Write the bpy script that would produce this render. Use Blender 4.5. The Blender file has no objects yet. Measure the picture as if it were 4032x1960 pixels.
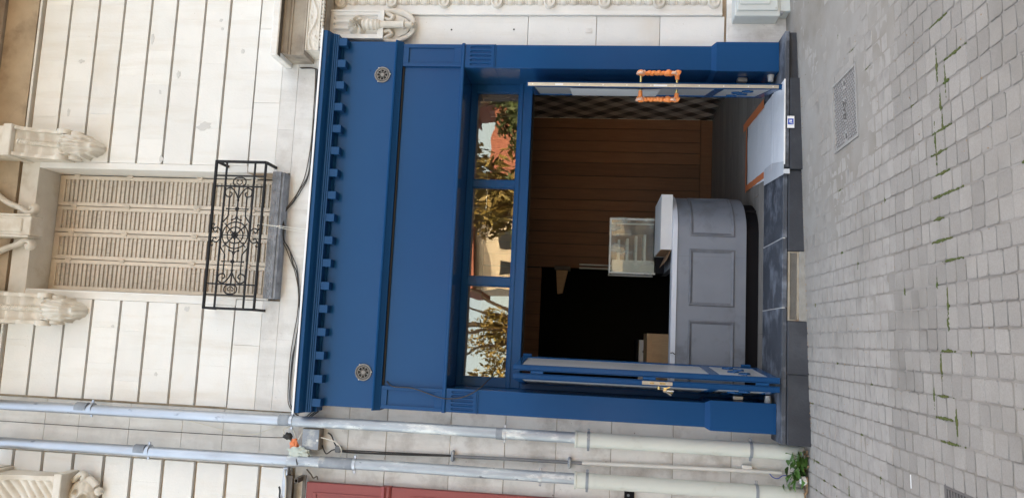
import bpy, bmesh, math, random
from mathutils import Vector, Matrix, noise as mnoise
random.seed(7)
R = math.radians
SC = bpy.context.scene
COL = SC.collection
PI = math.pi

# ------------------------------------------------------------------ camera
cam_d = bpy.data.cameras.new('camera'); cam = bpy.data.objects.new('camera', cam_d); COL.objects.link(cam)
cam_d.sensor_fit = 'HORIZONTAL'; cam_d.sensor_width = 36.0; cam_d.lens = 36.0*3000/4032
cam_d.clip_start = 0.05; cam_d.clip_end = 3000
ax = Vector((0.04721509, 0.10335239, -0.99352354))
ay = Vector((0.99249979, -0.1171344, 0.0349814))
az = Vector((-0.11276038, -0.98772355, -0.10810774))
CAM = Vector((0.0, -6.0, 1.65))
cam.matrix_world = Matrix(((ax.x, ay.x, az.x, CAM.x), (ax.y, ay.y, az.y, CAM.y), (ax.z, ay.z, az.z, CAM.z), (0, 0, 0, 1)))
SC.camera = cam

# ------------------------------------------------------------------ light
SUN_EL, SUN_ROT = 46.0, 24.0
w = bpy.data.worlds.new('World'); SC.world = w; w.use_nodes = True
nt = w.node_tree; nt.nodes.clear()
sky = nt.nodes.new('ShaderNodeTexSky'); sky.sky_type = 'NISHITA'; sky.sun_disc = False
sky.sun_elevation = R(SUN_EL); sky.sun_rotation = R(SUN_ROT)
sky.altitude = 50; sky.air_density = 1.0; sky.dust_density = 3.5; sky.ozone_density = 1.0
bg = nt.nodes.new('ShaderNodeBackground'); bg.inputs['Strength'].default_value = 0.15
wo = nt.nodes.new('ShaderNodeOutputWorld')
nt.links.new(sky.outputs[0], bg.inputs[0]); nt.links.new(bg.outputs[0], wo.inputs[0])
sd = bpy.data.lights.new('sun', 'SUN'); sd.energy = 2.6; sd.angle = R(0.55); sd.color = (1.0, 0.93, 0.82)
sun = bpy.data.objects.new('sun', sd); COL.objects.link(sun)
sv = Vector((math.sin(R(SUN_ROT))*math.cos(R(SUN_EL)), math.cos(R(SUN_ROT))*math.cos(R(SUN_EL)), math.sin(R(SUN_EL))))
sun.rotation_euler = sv.to_track_quat('Z', 'Y').to_euler(); sun.location = sv*30
vs = SC.view_settings
vs.view_transform = 'Standard'; vs.look = 'None'; vs.gamma = 1.0; vs.use_curve_mapping = False
vs.exposure = 2.85
vs.use_white_balance = True; vs.white_balance_temperature = 9900; vs.white_balance_tint = 10
SC.cycles.use_denoising = True
SC.cycles.max_bounces = 10; SC.cycles.diffuse_bounces = 5; SC.cycles.glossy_bounces = 4; SC.cycles.transparent_max_bounces = 12
SC.cycles.sample_clamp_indirect = 6.0

# ------------------------------------------------------------------ materials
def mat(name, c1, c2=None, rough=0.7, scale=6.0, metal=0.0, bump=0.0, bscale=None, spec=0.5, rnd=0.0, stain=None,
        stain_scale=1.2, stain_lo=0.5, stain_hi=0.75, stretch=None, detail=6.0, grit=None, grit_scale=60.0, grit_lo=0.62, rough2=None, coat=0.0, streak=None, wdirt=None, wdirt_scale=1.5):
    m = bpy.data.materials.new(name); m.use_nodes = True
    t = m.node_tree; b = t.nodes['Principled BSDF']; L = t.links.new
    b.inputs['Roughness'].default_value = rough; b.inputs['Metallic'].default_value = metal
    b.inputs['Specular IOR Level'].default_value = spec
    if coat: b.inputs['Coat Weight'].default_value = coat; b.inputs['Coat Roughness'].default_value = 0.15
    tc = t.nodes.new('ShaderNodeTexCoord'); vec = tc.outputs['Object']
    if rnd:
        oi = t.nodes.new('ShaderNodeObjectInfo')
        ad = t.nodes.new('ShaderNodeVectorMath'); ad.operation = 'ADD'
        sc_ = t.nodes.new('ShaderNodeVectorMath'); sc_.operation = 'SCALE'; sc_.inputs['Scale'].default_value = 37.0
        cb = t.nodes.new('ShaderNodeCombineXYZ'); L(oi.outputs['Random'], cb.inputs[0]); L(oi.outputs['Random'], cb.inputs[1])
        L(cb.outputs[0], sc_.inputs[0]); L(vec, ad.inputs[0]); L(sc_.outputs[0], ad.inputs[1]); vec = ad.outputs[0]
    if stretch:
        mp = t.nodes.new('ShaderNodeMapping'); mp.inputs['Scale'].default_value = stretch; L(vec, mp.inputs[0]); vec = mp.outputs[0]
    def nz(s, d=detail, r=0.55):
        n = t.nodes.new('ShaderNodeTexNoise'); n.inputs['Scale'].default_value = s; n.inputs['Detail'].default_value = d
        n.inputs['Roughness'].default_value = r; L(vec, n.inputs['Vector']); return n.outputs['Fac']
    def mr(x, lo, hi, a=0.0, z=1.0):
        n = t.nodes.new('ShaderNodeMapRange'); n.inputs[1].default_value = lo; n.inputs[2].default_value = hi
        n.inputs[3].default_value = a; n.inputs[4].default_value = z; L(x, n.inputs[0]); return n.outputs[0]
    def mix(f, a, bb):
        n = t.nodes.new('ShaderNodeMix'); n.data_type = 'RGBA'; L(f, n.inputs[0])
        for k, v in ((6, a), (7, bb)):
            if isinstance(v, tuple): n.inputs[k].default_value = (*v, 1)
            else: L(v, n.inputs[k])
        return n.outputs[2]
    c = (*c1, 1)
    b.inputs['Base Color'].default_value = c
    col = None
    if c2:
        f1 = nz(scale); col = mix(mr(f1, 0.32, 0.68), c1, c2)
    if stain:
        f2 = nz(stain_scale, 8.0, 0.62)
        col = mix(mr(f2, stain_lo, stain_hi), col if col is not None else c1, stain)
    if grit:
        f3 = nz(grit_scale, 3.0, 0.7)
        col = mix(mr(f3, grit_lo, grit_lo+0.06), col if col is not None else c1, grit)
    if streak or wdirt:
        ge = t.nodes.new('ShaderNodeNewGeometry')
        for cc, scl, lo, hi, amt in ((streak, (7.0, 7.0, 0.9), 0.50, 0.74, 0.75), (wdirt, (wdirt_scale,)*3, 0.47, 0.70, 0.8)):
            if not cc: continue
            mp2 = t.nodes.new('ShaderNodeMapping'); mp2.inputs['Scale'].default_value = scl; L(ge.outputs['Position'], mp2.inputs[0])
            n2 = t.nodes.new('ShaderNodeTexNoise'); n2.inputs['Scale'].default_value = 1.0; n2.inputs['Detail'].default_value = 7; n2.inputs['Roughness'].default_value = 0.62; L(mp2.outputs[0], n2.inputs['Vector'])
            col = mix(mr(n2.outputs['Fac'], lo, hi, 0.0, amt), col if col is not None else c1, cc)
    if rnd:
        hs = t.nodes.new('ShaderNodeHueSaturation')
        L(mr(oi.outputs['Random'], 0, 1, 1-rnd, 1+rnd), hs.inputs['Value'])
        if col is not None: L(col, hs.inputs['Color'])
        else: hs.inputs['Color'].default_value = c
        col = hs.outputs[0]
    if col is not None: L(col, b.inputs['Base Color'])
    if rough2 is not None:
        L(mr(nz(scale*1.7), 0.35, 0.65, rough, rough2), b.inputs['Roughness'])
    if bump:
        bp = t.nodes.new('ShaderNodeBump'); bp.inputs['Strength'].default_value = 1.0; bp.inputs['Distance'].default_value = bump
        L(nz(bscale or scale*6, 5.0, 0.6), bp.inputs['Height']); L(bp.outputs[0], b.inputs['Normal'])
    return m

M = {}
M['stone'] = mat('white_stone', (0.765, 0.752, 0.722), (0.72, 0.705, 0.675), 0.75, 3.0, bump=0.0015, bscale=45, rnd=0.035, streak=(0.63, 0.58, 0.51), stain=(0.66, 0.58, 0.48), stain_scale=1.1, stain_lo=0.55, stain_hi=0.9, grit=(0.5, 0.45, 0.38), grit_scale=38, grit_lo=0.70)
M['patch'] = mat('grey_repair_mortar', (0.55, 0.54, 0.52), (0.60, 0.585, 0.56), 0.85, 30)
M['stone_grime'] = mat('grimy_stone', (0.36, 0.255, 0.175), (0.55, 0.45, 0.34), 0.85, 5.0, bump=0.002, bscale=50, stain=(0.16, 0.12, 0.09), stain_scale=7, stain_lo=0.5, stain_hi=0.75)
M['stone_soft'] = mat('worn_stone', (0.76, 0.735, 0.70), (0.66, 0.63, 0.59), 0.8, 4.0, bump=0.003, bscale=35, rnd=0.05, streak=(0.46, 0.42, 0.38), stain=(0.36, 0.315, 0.275), stain_scale=4.2, stain_lo=0.50, stain_hi=0.78, grit=(0.17, 0.14, 0.12), grit_scale=26, grit_lo=0.71)
M['stone_plaster'] = mat('grey_white_render', (0.70, 0.685, 0.66), (0.61, 0.595, 0.57), 0.82, 5.0, bump=0.003, bscale=30, streak=(0.50, 0.47, 0.435), stain=(0.47, 0.44, 0.41), stain_scale=3.2, stain_lo=0.52, stain_hi=0.8, grit=(0.3, 0.27, 0.24), grit_scale=40, grit_lo=0.68)
M['stone_carved'] = mat('carved_stone', (0.70, 0.66, 0.60), (0.60, 0.55, 0.48), 0.8, 6.0, bump=0.0015, bscale=60, stain=(0.46, 0.37, 0.28), stain_scale=3.0, stain_lo=0.52, stain_hi=0.8)
M['soot'] = mat('soot_crust', (0.085, 0.068, 0.055), (0.14, 0.115, 0.09), 0.9, 20)  # shade and grime of the hood underside put into one dark colour
M['stone_sooty'] = mat('sooty_stone', (0.50, 0.40, 0.30), (0.40, 0.31, 0.225), 0.85, 4.0, bump=0.003, bscale=30, stain=(0.20, 0.15, 0.11), stain_scale=3.0, stain_lo=0.5, stain_hi=0.78)  # brown stain with the balcony's shade mixed into the colour
M['stone_dirty'] = mat('dirty_cornice_stone', (0.42, 0.365, 0.30), (0.29, 0.24, 0.195), 0.85, 5.0, bump=0.004, bscale=25, stain=(0.14, 0.11, 0.09), stain_scale=4.0, stain_lo=0.5, stain_hi=0.75)
M['blue'] = mat('blue_paint', (0.001, 0.060, 0.170), (0.0015, 0.064, 0.178), 0.22, 1.5, spec=0.15, bump=0.0001, bscale=160, rough2=0.16)
M['bluestone'] = mat('bluestone', (0.062, 0.072, 0.090), (0.042, 0.050, 0.064), 0.62, 4.0, bump=0.002, bscale=60, rnd=0.08, stain=(0.24, 0.27, 0.32), stain_scale=4.5, stain_lo=0.48, stain_hi=0.72, grit=(0.3, 0.32, 0.35), grit_scale=30, grit_lo=0.74)
M['riser'] = mat('dark_bluestone', (0.036, 0.040, 0.049), (0.052, 0.057, 0.068), 0.6, 5.0, spec=0.3, bump=0.0025, bscale=60, rnd=0.12, stain=(0.062, 0.067, 0.078), stain_scale=5, stain_lo=0.5, stain_hi=0.75, grit=(0.3, 0.32, 0.35), grit_scale=34, grit_lo=0.755)
M['sillstone'] = mat('rough_bluestone', (0.15, 0.16, 0.18), (0.27, 0.285, 0.315), 0.75, 11.0, bump=0.014, bscale=16, stain=(0.06, 0.062, 0.07), stain_scale=8, stain_lo=0.55, stain_hi=0.8)
M['mortar'] = mat('mortar', (0.50, 0.50, 0.50), (0.38, 0.38, 0.38), 0.9, 20, bump=0.001)
M['mortar_old'] = mat('old_mortar', (0.33, 0.315, 0.29), (0.25, 0.235, 0.212), 0.9, 16, bump=0.002, bscale=60)
M['sett'] = mat('paving_sett_stone', (0.365, 0.330, 0.298), (0.325, 0.293, 0.264), 0.85, 9.0, bump=0.0022, bscale=110, rnd=0.10, wdirt=(0.255, 0.228, 0.20), wdirt_scale=1.7, grit=(0.48, 0.45, 0.42), grit_scale=120, grit_lo=0.66, stain=(0.268, 0.245, 0.225), stain_scale=14)
M['joint'] = mat('joint_dust', (0.31, 0.28, 0.248), (0.245, 0.213, 0.178), 0.95, 5.0, bump=0.002, bscale=120, wdirt=(0.36, 0.335, 0.31), wdirt_scale=0.8, grit=(0.14, 0.12, 0.10), grit_scale=70, grit_lo=0.68)
M['asphalt'] = mat('street_surface', (0.085, 0.083, 0.08), (0.065, 0.064, 0.062), 0.9, 3.0, bump=0.004, bscale=60)
M['moss'] = mat('moss', (0.055, 0.085, 0.018), (0.10, 0.10, 0.03), 0.95, 30, bump=0.003, bscale=200)
M['shutter'] = mat('beige_shutter_paint', (0.66, 0.57, 0.475), (0.59, 0.50, 0.41), 0.7, 8.0, rnd=0.05, stain=(0.30, 0.25, 0.21), stain_scale=6.0, stain_lo=0.55, stain_hi=0.8, bump=0.0008)
M['slat'] = mat('weathered_slat', (0.60, 0.525, 0.445), (0.53, 0.455, 0.38), 0.75, 9.0, rnd=0.09, stain=(0.27, 0.22, 0.18), stain_scale=9.0, stain_lo=0.55, stain_hi=0.8)
M['dark_brown'] = mat('dark_brown_gap', (0.12, 0.08, 0.055), rough=0.9)
M['dark'] = mat('dark_void', (0.012, 0.011, 0.010), rough=0.9)
M['iron'] = mat('wrought_iron', (0.010, 0.0105, 0.0125), (0.018, 0.0175, 0.0185), 0.6, 30, spec=0.25, bump=0.0006, stain=(0.09, 0.045, 0.025), stain_scale=12, stain_lo=0.66, stain_hi=0.8)
M['zinc'] = mat('galvanised_steel', (0.45, 0.475, 0.515), (0.36, 0.385, 0.425), 0.36, 7.0, metal=0.85, bump=0.0005, stain=(0.16, 0.18, 0.21), stain_scale=16, stain_lo=0.63, stain_hi=0.70, rough2=0.5, stretch=(1, 1, 0.35))
M['zinc_dark'] = mat('dull_zinc', (0.20, 0.22, 0.25), (0.30, 0.33, 0.36), 0.6, 8.0, metal=0.5, stain=(0.5, 0.5, 0.48), stain_scale=9, stain_lo=0.55, stain_hi=0.66)
M['zinc_mottled'] = mat('mottled_zinc', (0.42, 0.46, 0.50), (0.30, 0.33, 0.37), 0.5, 9.0, metal=0.55, bump=0.0006, stain=(0.62, 0.64, 0.64), stain_scale=11, stain_lo=0.52, stain_hi=0.62, stretch=(1, 1, 0.4), grit=(0.13, 0.145, 0.165), grit_scale=22, grit_lo=0.64)
M['pvc'] = mat('cream_green_pipe', (0.575, 0.58, 0.525), (0.53, 0.535, 0.48), 0.5, 5.0, stain=(0.38, 0.36, 0.29), stain_scale=5, stain_lo=0.56, stain_hi=0.85)
M['conduit_white'] = mat('white_conduit', (0.66, 0.64, 0.60), (0.58, 0.56, 0.52), 0.6, 6.0)
M['conduit_grey'] = mat('grey_conduit', (0.20, 0.21, 0.22), (0.14, 0.145, 0.15), 0.6, 6.0)
M['cable'] = mat('black_cable', (0.022, 0.02, 0.019), rough=0.55)
M['cable_brown'] = mat('brown_cable', (0.10, 0.075, 0.055), rough=0.6)
M['cable_white'] = mat('white_cable', (0.62, 0.58, 0.50), rough=0.55)
M['string'] = mat('white_string', (0.72, 0.72, 0.68), rough=0.8)
M['red'] = mat('red_paint', (0.30, 0.055, 0.050), (0.27, 0.048, 0.044), 0.5, 4.0, bump=0.0003, bscale=80)
M['steel'] = mat('rusty_steel', (0.10, 0.085, 0.075), (0.17, 0.15, 0.13), 0.65, 12, metal=0.4)
M['chrome'] = mat('brushed_steel', (0.62, 0.60, 0.56), (0.5, 0.48, 0.44), 0.35, 14, metal=0.9, stretch=(1, 1, 0.3))
M['brass'] = mat('brass', (0.62, 0.46, 0.20), rough=0.25, metal=0.95)
M['orange'] = mat('orange_film', (0.86, 0.20, 0.035), (0.80, 0.27, 0.09), 0.45, 25, bump=0.003, bscale=60, spec=0.5)
M['orange_tape'] = mat('orange_tape', (0.84, 0.21, 0.075), (0.74, 0.24, 0.11), 0.5, 10)
M['clearwrap'] = mat('cloudy_wrap', (0.78, 0.50, 0.38), (0.70, 0.40, 0.28), 0.35, 30, bump=0.003, bscale=60)
M['film'] = mat('grey_protective_film', (0.40, 0.41, 0.43), (0.34, 0.35, 0.37), 0.32, 2.5, stain=(0.16, 0.14, 0.12), stain_scale=5, stain_lo=0.62, stain_hi=0.72, stretch=(1, 1, 0.4))  # door panes: light reflected by the glass put into the grey; spots are dirt
M['paper'] = mat('white_paper', (0.62, 0.63, 0.65), (0.58, 0.59, 0.61), 0.6, 2.0)
M['sheet'] = mat('white_plastic_sheet', (0.84, 0.86, 0.89), (0.80, 0.82, 0.86), 0.5, 5.0, bump=0.004, bscale=14)
M['sheet_dusty'] = mat('dusty_plastic_sheet', (0.58, 0.60, 0.63), (0.52, 0.54, 0.57), 0.6, 6.0, bump=0.004, bscale=18)
M['label_blue'] = mat('label_blue', (0.02, 0.07, 0.40), rough=0.5)
M['label_white'] = mat('label_white', (0.78, 0.78, 0.78), rough=0.5)
M['counter'] = mat('grey_counter_paint', (0.198, 0.222, 0.258), (0.175, 0.197, 0.23), 0.5, 5.0, stain=(0.10, 0.108, 0.125), stain_scale=3.2, stain_lo=0.52, stain_hi=0.75)
M['counter_top'] = mat('film_covered_top', (0.60, 0.64, 0.70), (0.54, 0.58, 0.64), 0.4, 6.0, bump=0.002, bscale=20)
M['counter_dark'] = mat('dark_patina', (0.115, 0.125, 0.142), (0.17, 0.185, 0.21), 0.5, 9)  # darker grey for the panel mouldings, seam and inner shelf
M['plinth'] = mat('black_plinth', (0.006, 0.006, 0.008), rough=0.6, spec=0.12)
M['wood'] = mat('brown_plank', (0.27, 0.112, 0.050), (0.215, 0.088, 0.040), 0.6, 6.0, rnd=0.16, stretch=(8, 8, 0.6))
M['floorwood'] = mat('grey_plank', (0.30, 0.27, 0.245), (0.20, 0.178, 0.16), 0.6, 10.0, rnd=0.12, stretch=(0.5, 5, 5))
M['oak'] = mat('light_oak', (0.52, 0.33, 0.18), (0.45, 0.275, 0.145), 0.55, 8.0, stretch=(5, 5, 0.8))
M['white_plastic'] = mat('white_plastic', (0.62, 0.63, 0.62), (0.57, 0.58, 0.57), 0.45, 4)
M['cardboard_white'] = mat('white_carton', (0.60, 0.60, 0.60), (0.55, 0.55, 0.55), 0.6, 5)
M['cardboard'] = mat('brown_carton', (0.33, 0.19, 0.105), (0.28, 0.16, 0.09), 0.8, 8)
M['tile_dark'] = mat('black_tile', (0.016, 0.015, 0.015), rough=0.35, rnd=0.2)
M['tile_mid'] = mat('brown_grey_tile', (0.24, 0.222, 0.203), rough=0.4, rnd=0.2)
M['tile_light'] = mat('taupe_tile', (0.46, 0.43, 0.40), rough=0.4, rnd=0.12)
M['grout'] = mat('grout', (0.13, 0.125, 0.12), rough=0.9)
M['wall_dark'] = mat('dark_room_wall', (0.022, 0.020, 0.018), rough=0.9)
M['ceiling'] = mat('shop_ceiling_paint', (0.25, 0.24, 0.23), rough=0.9)
M['meter'] = mat('pale_grey_cabinet', (0.60, 0.63, 0.61), (0.55, 0.58, 0.56), 0.5, 5, stain=(0.42, 0.40, 0.35), stain_scale=4, stain_lo=0.6, stain_hi=0.85)
M['cast'] = mat('cast_iron_cover', (0.385, 0.36, 0.335), (0.33, 0.31, 0.29), 0.7, 18, metal=0.1, bump=0.001)
M['cast_mid'] = mat('worn_cast_iron', (0.20, 0.185, 0.175), (0.26, 0.24, 0.228), 0.65, 14, metal=0.2)
M['cast_dark'] = mat('dark_cast_iron', (0.14, 0.128, 0.12), (0.19, 0.17, 0.158), 0.65, 14, metal=0.3)
M['rustcream'] = mat('peeling_cream_paint', (0.36, 0.325, 0.27), (0.30, 0.235, 0.17), 0.75, 14, stain=(0.22, 0.13, 0.08), stain_scale=14, stain_lo=0.6, stain_hi=0.7)
M['mesh_dull'] = mat('dull_mesh', (0.20, 0.185, 0.165), (0.15, 0.138, 0.122), 0.7, 12)
M['mesh'] = mat('grey_mesh', (0.30, 0.28, 0.26), (0.22, 0.20, 0.18), 0.6, 12, metal=0.3)
M['leaf'] = mat('weed_leaf', (0.10, 0.23, 0.05), (0.065, 0.165, 0.04), 0.5, 20, rnd=0.35)
M['drystem'] = mat('dry_leaf', (0.42, 0.28, 0.16), (0.24, 0.13, 0.07), 0.8, 14)
M['bark'] = mat('bark', (0.10, 0.075, 0.055), (0.07, 0.05, 0.04), 0.9, 12, bump=0.02, bscale=10)
M['foliage_gold'] = mat('golden_green_leaf', (0.30, 0.19, 0.05), (0.17, 0.14, 0.035), 0.6, 2.0, rnd=0.1)
M['foliage_green'] = mat('green_leaf', (0.045, 0.075, 0.02), (0.06, 0.085, 0.025), 0.6, 2.0)
M['plaster_cream'] = mat('cream_plaster', (0.62, 0.54, 0.42), (0.55, 0.48, 0.38), 0.85, 2)
M['roof_red'] = mat('red_roof_tile', (0.30, 0.10, 0.06), (0.24, 0.08, 0.05), 0.8, 6)
M['glass_dark'] = mat('house_glass', (0.03, 0.035, 0.04), rough=0.1)
M['van'] = mat('dark_paint', (0.02, 0.021, 0.024), rough=0.3)
M['rubber'] = mat('rubber', (0.015, 0.015, 0.015), rough=0.8)

def glass(name, refl, tint, rough=0.0):
    m = bpy.data.materials.new(name); m.use_nodes = True; t = m.node_tree; t.nodes.clear(); L = t.links.new
    o = t.nodes.new('ShaderNodeOutputMaterial'); mx = t.nodes.new('ShaderNodeMixShader')
    tr = t.nodes.new('ShaderNodeBsdfTransparent'); tr.inputs[0].default_value = (*tint, 1)
    gl = t.nodes.new('ShaderNodeBsdfGlossy'); gl.inputs['Roughness'].default_value = rough
    lw = t.nodes.new('ShaderNodeFresnel'); lw.inputs['IOR'].default_value = refl
    bp = t.nodes.new('ShaderNodeBump'); bp.inputs['Distance'].default_value = 0.0012
    n = t.nodes.new('ShaderNodeTexNoise'); n.inputs['Scale'].default_value = 3.0; n.inputs['Detail'].default_value = 1
    tc = t.nodes.new('ShaderNodeTexCoord'); L(tc.outputs['Object'], n.inputs['Vector']); L(n.outputs['Fac'], bp.inputs['Height']); L(bp.outputs[0], gl.inputs['Normal'])
    L(lw.outputs[0], mx.inputs[0]); L(tr.outputs[0], mx.inputs[1]); L(gl.outputs[0], mx.inputs[2]); L(mx.outputs[0], o.inputs[0])
    return m
M['glass'] = glass('fanlight_glass', 2.1, (0.82, 0.84, 0.84))
M['glass_thin'] = glass('case_glass', 1.6, (0.90, 0.93, 0.91))
def wrap_mat():
    m = bpy.data.materials.new('clear_wrap'); m.use_nodes = True; t = m.node_tree; t.nodes.clear(); L = t.links.new
    o = t.nodes.new('ShaderNodeOutputMaterial'); mx = t.nodes.new('ShaderNodeMixShader')
    tr = t.nodes.new('ShaderNodeBsdfTransparent'); pr = t.nodes.new('ShaderNodeBsdfPrincipled')
    pr.inputs['Base Color'].default_value = (0.55, 0.61, 0.56, 1); pr.inputs['Roughness'].default_value = 0.15
    n = t.nodes.new('ShaderNodeTexNoise'); n.inputs['Scale'].default_value = 16; n.inputs['Detail'].default_value = 4
    tc = t.nodes.new('ShaderNodeTexCoord'); mp = t.nodes.new('ShaderNodeMapping'); mp.inputs['Scale'].default_value = (1, 1, 0.35)
    L(tc.outputs['Object'], mp.inputs[0]); L(mp.outputs[0], n.inputs['Vector'])
    bp = t.nodes.new('ShaderNodeBump'); bp.inputs['Distance'].default_value = 0.03; L(n.outputs['Fac'], bp.inputs['Height']); L(bp.outputs[0], pr.inputs['Normal'])
    r = t.nodes.new('ShaderNodeMapRange'); r.inputs[1].default_value = 0.5; r.inputs[2].default_value = 0.75; r.inputs[3].default_value = 0.14; r.inputs[4].default_value = 0.60
    L(n.outputs['Fac'], r.inputs[0]); L(r.outputs[0], mx.inputs[0]); L(tr.outputs[0], mx.inputs[1]); L(pr.outputs[0], mx.inputs[2]); L(mx.outputs[0], o.inputs[0])
    return m
M['wrap'] = wrap_mat()

# ------------------------------------------------------------------ helpers
class MB:
    def __init__(s): s.v = []; s.f = []
    def add(s, vs_, fs):
        o = len(s.v); s.v += [tuple(p) for p in vs_]; s.f += [tuple(i+o for i in f) for f in fs]; return s
    def box(s, x0, x1, y0, y1, z0, z1, c=0.0):
        if c <= 0:
            return s.add([(x0, y0, z0), (x1, y0, z0), (x1, y1, z0), (x0, y1, z0), (x0, y0, z1), (x1, y0, z1), (x1, y1, z1), (x0, y1, z1)],
                         [(3, 2, 1, 0), (4, 5, 6, 7), (0, 1, 5, 4), (1, 2, 6, 5), (2, 3, 7, 6), (3, 0, 4, 7)])
        bm = bmesh.new()
        vv = [bm.verts.new(p) for p in [(x0, y0, z0), (x1, y0, z0), (x1, y1, z0), (x0, y1, z0), (x0, y0, z1), (x1, y0, z1), (x1, y1, z1), (x0, y1, z1)]]
        for f in [(3, 2, 1, 0), (4, 5, 6, 7), (0, 1, 5, 4), (1, 2, 6, 5), (2, 3, 7, 6), (3, 0, 4, 7)]: bm.faces.new([vv[i] for i in f])
        bmesh.ops.bevel(bm, geom=bm.edges[:], offset=c, segments=1, affect='EDGES', profile=0.5)
        bm.verts.index_update()
        s.add([v.co[:] for v in bm.verts], [[v.index for v in f.verts] for f in bm.faces]); bm.free(); return s
    def prism(s, prof, a, b, axis='x'):
        """prof: closed polygon of (p,q); x: (y,z) swept along x, y: (x,z), z: (x,y)"""
        n = len(prof)
        def pt(p, t): return {'x': (t, p[0], p[1]), 'y': (p[0], t, p[1]), 'z': (p[0], p[1], t)}[axis]
        vs_ = [pt(p, a) for p in prof]+[pt(p, b) for p in prof]
        fs = [tuple(range(n)), tuple(range(2*n-1, n-1, -1))]+[(i, i+n, (i+1) % n+n, (i+1) % n) for i in range(n)]
        return s.add(vs_, fs)
    def tube(s, pts, r, n=8, cap=True, flat=None):
        pts = [Vector(p) for p in pts]; rr = r if isinstance(r, (list, tuple)) else [r]*len(pts)
        up = None; rings = []
        for i, p in enumerate(pts):
            d = (pts[min(i+1, len(pts)-1)]-pts[max(i-1, 0)])
            if d.length < 1e-9: d = Vector((0, 0, 1))
            d.normalize()
            if up is None:
                up = Vector((0, 0, 1)) if abs(d.z) < 0.9 else Vector((1, 0, 0))
            up = up-d*up.dot(d)
            if up.length < 1e-6: up = d.orthogonal()
            up.normalize(); q = d.cross(up)
            rings.append([p+(up*math.cos(2*PI*k/n)+q*math.sin(2*PI*k/n)*(flat or 1))*rr[i] for k in range(n)])
        vs_ = [v for rg in rings for v in rg]; fs = []
        for i in range(len(rings)-1):
            for k in range(n):
                fs.append((i*n+k, i*n+(k+1) % n, (i+1)*n+(k+1) % n, (i+1)*n+k))
        if cap:
            fs.append(tuple(range(n-1, -1, -1))); fs.append(tuple((len(rings)-1)*n+k for k in range(n)))
        return s.add(vs_, fs)
    def bar(s, a, b, t, t2=None):
        a = Vector(a); b = Vector(b); d = (b-a).normalized(); u = Vector((0, 1, 0)) if abs(d.y) < 0.9 else Vector((1, 0, 0))
        q = d.cross(u).normalized(); u = q.cross(d); t2 = t2 or t
        vs_ = [p+q*(sx*t/2)+u*(sy*t2/2) for p in (a, b) for sx, sy in ((-1, -1), (1, -1), (1, 1), (-1, 1))]
        return s.add(vs_, [(3, 2, 1, 0), (4, 5, 6, 7), (0, 1, 5, 4), (1, 2, 6, 5), (2, 3, 7, 6), (3, 0, 4, 7)])
    def ball(s, c, r, n=10, m=6, sq=(1, 1, 1)):
        vs_ = [(c[0], c[1], c[2]-r*sq[2])]
        for i in range(1, m):
            a = -PI/2+PI*i/m
            for k in range(n): b = 2*PI*k/n; vs_.append((c[0]+r*sq[0]*math.cos(a)*math.cos(b), c[1]+r*sq[1]*math.cos(a)*math.sin(b), c[2]+r*sq[2]*math.sin(a)))
        vs_.append((c[0], c[1], c[2]+r*sq[2])); fs = [(0, 1+(k+1) % n, 1+k) for k in range(n)]
        for i in range(m-2):
            for k in range(n): fs.append((1+i*n+k, 1+i*n+(k+1) % n, 1+(i+1)*n+(k+1) % n, 1+(i+1)*n+k))
        t = len(vs_)-1
        fs += [(t, 1+(m-2)*n+k, 1+(m-2)*n+(k+1) % n) for k in range(n)]
        return s.add(vs_, fs)
    def disc(s, c, r, y0, y1, n=24, bev=0.0):
        """a coin facing -y"""
        rings = [(r-bev, y0), (r, y0+bev), (r, y1)] if bev else [(r, y0), (r, y1)]
        vs_ = []; fs = []
        for rr, yy in rings:
            vs_ += [(c[0]+rr*math.cos(2*PI*k/n), yy, c[1]+rr*math.sin(2*PI*k/n)) for k in range(n)]
        fs.append(tuple(range(n)))
        for i in range(len(rings)-1):
            for k in range(n): fs.append((i*n+k, (i+1)*n+k, (i+1)*n+(k+1) % n, i*n+(k+1) % n))
        return s.add(vs_, fs)
    def relief(s, x0, x1, z0, z1, nx, nz, f, yback=0.0):
        """a carved patch facing -y; f(u,v)-> how far it stands out of y=yback; u,v in 0..1"""
        vs_ = []; fs = []
        for j in range(nz+1):
            for i in range(nx+1):
                u = i/nx; v = j/nz; r = f(u, v)
                dx = dz = 0.0
                vs_.append((x0+(x1-x0)*u, yback-r, z0+(z1-z0)*v))
        for j in range(nz):
            for i in range(nx):
                a = j*(nx+1)+i; fs.append((a, a+1, a+nx+2, a+nx+1))
        base = len(vs_); rim = [i for i in range(nx+1)]+[(nx+1)*j+nx for j in range(1, nz+1)]+[(nx+1)*nz+i for i in range(nx-1, -1, -1)]+[(nx+1)*j for j in range(nz-1, 0, -1)]
        for k in rim: x, y, z = vs_[k]; vs_.append((x, yback, z))
        n = len(rim)
        for k in range(n): fs.append((rim[(k+1) % n], rim[k], base+k, base+(k+1) % n))
        return s.add(vs_, fs)
    def xf(s, m, start=0):
        for i in range(start, len(s.v)): s.v[i] = (m @ Vector(s.v[i]))[:]
        return s
    def mesh(s, name, smooth=False, angle=None):
        me = bpy.data.meshes.new(name); me.from_pydata(s.v, [], s.f); me.update()
        bm = bmesh.new(); bm.from_mesh(me); bmesh.ops.recalc_face_normals(bm, faces=bm.faces[:]); bm.to_mesh(me); bm.free()
        if smooth:
            me.polygons.foreach_set('use_smooth', [True]*len(me.polygons))
            if angle: me.set_sharp_from_angle(angle=R(angle))
        return me

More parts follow.
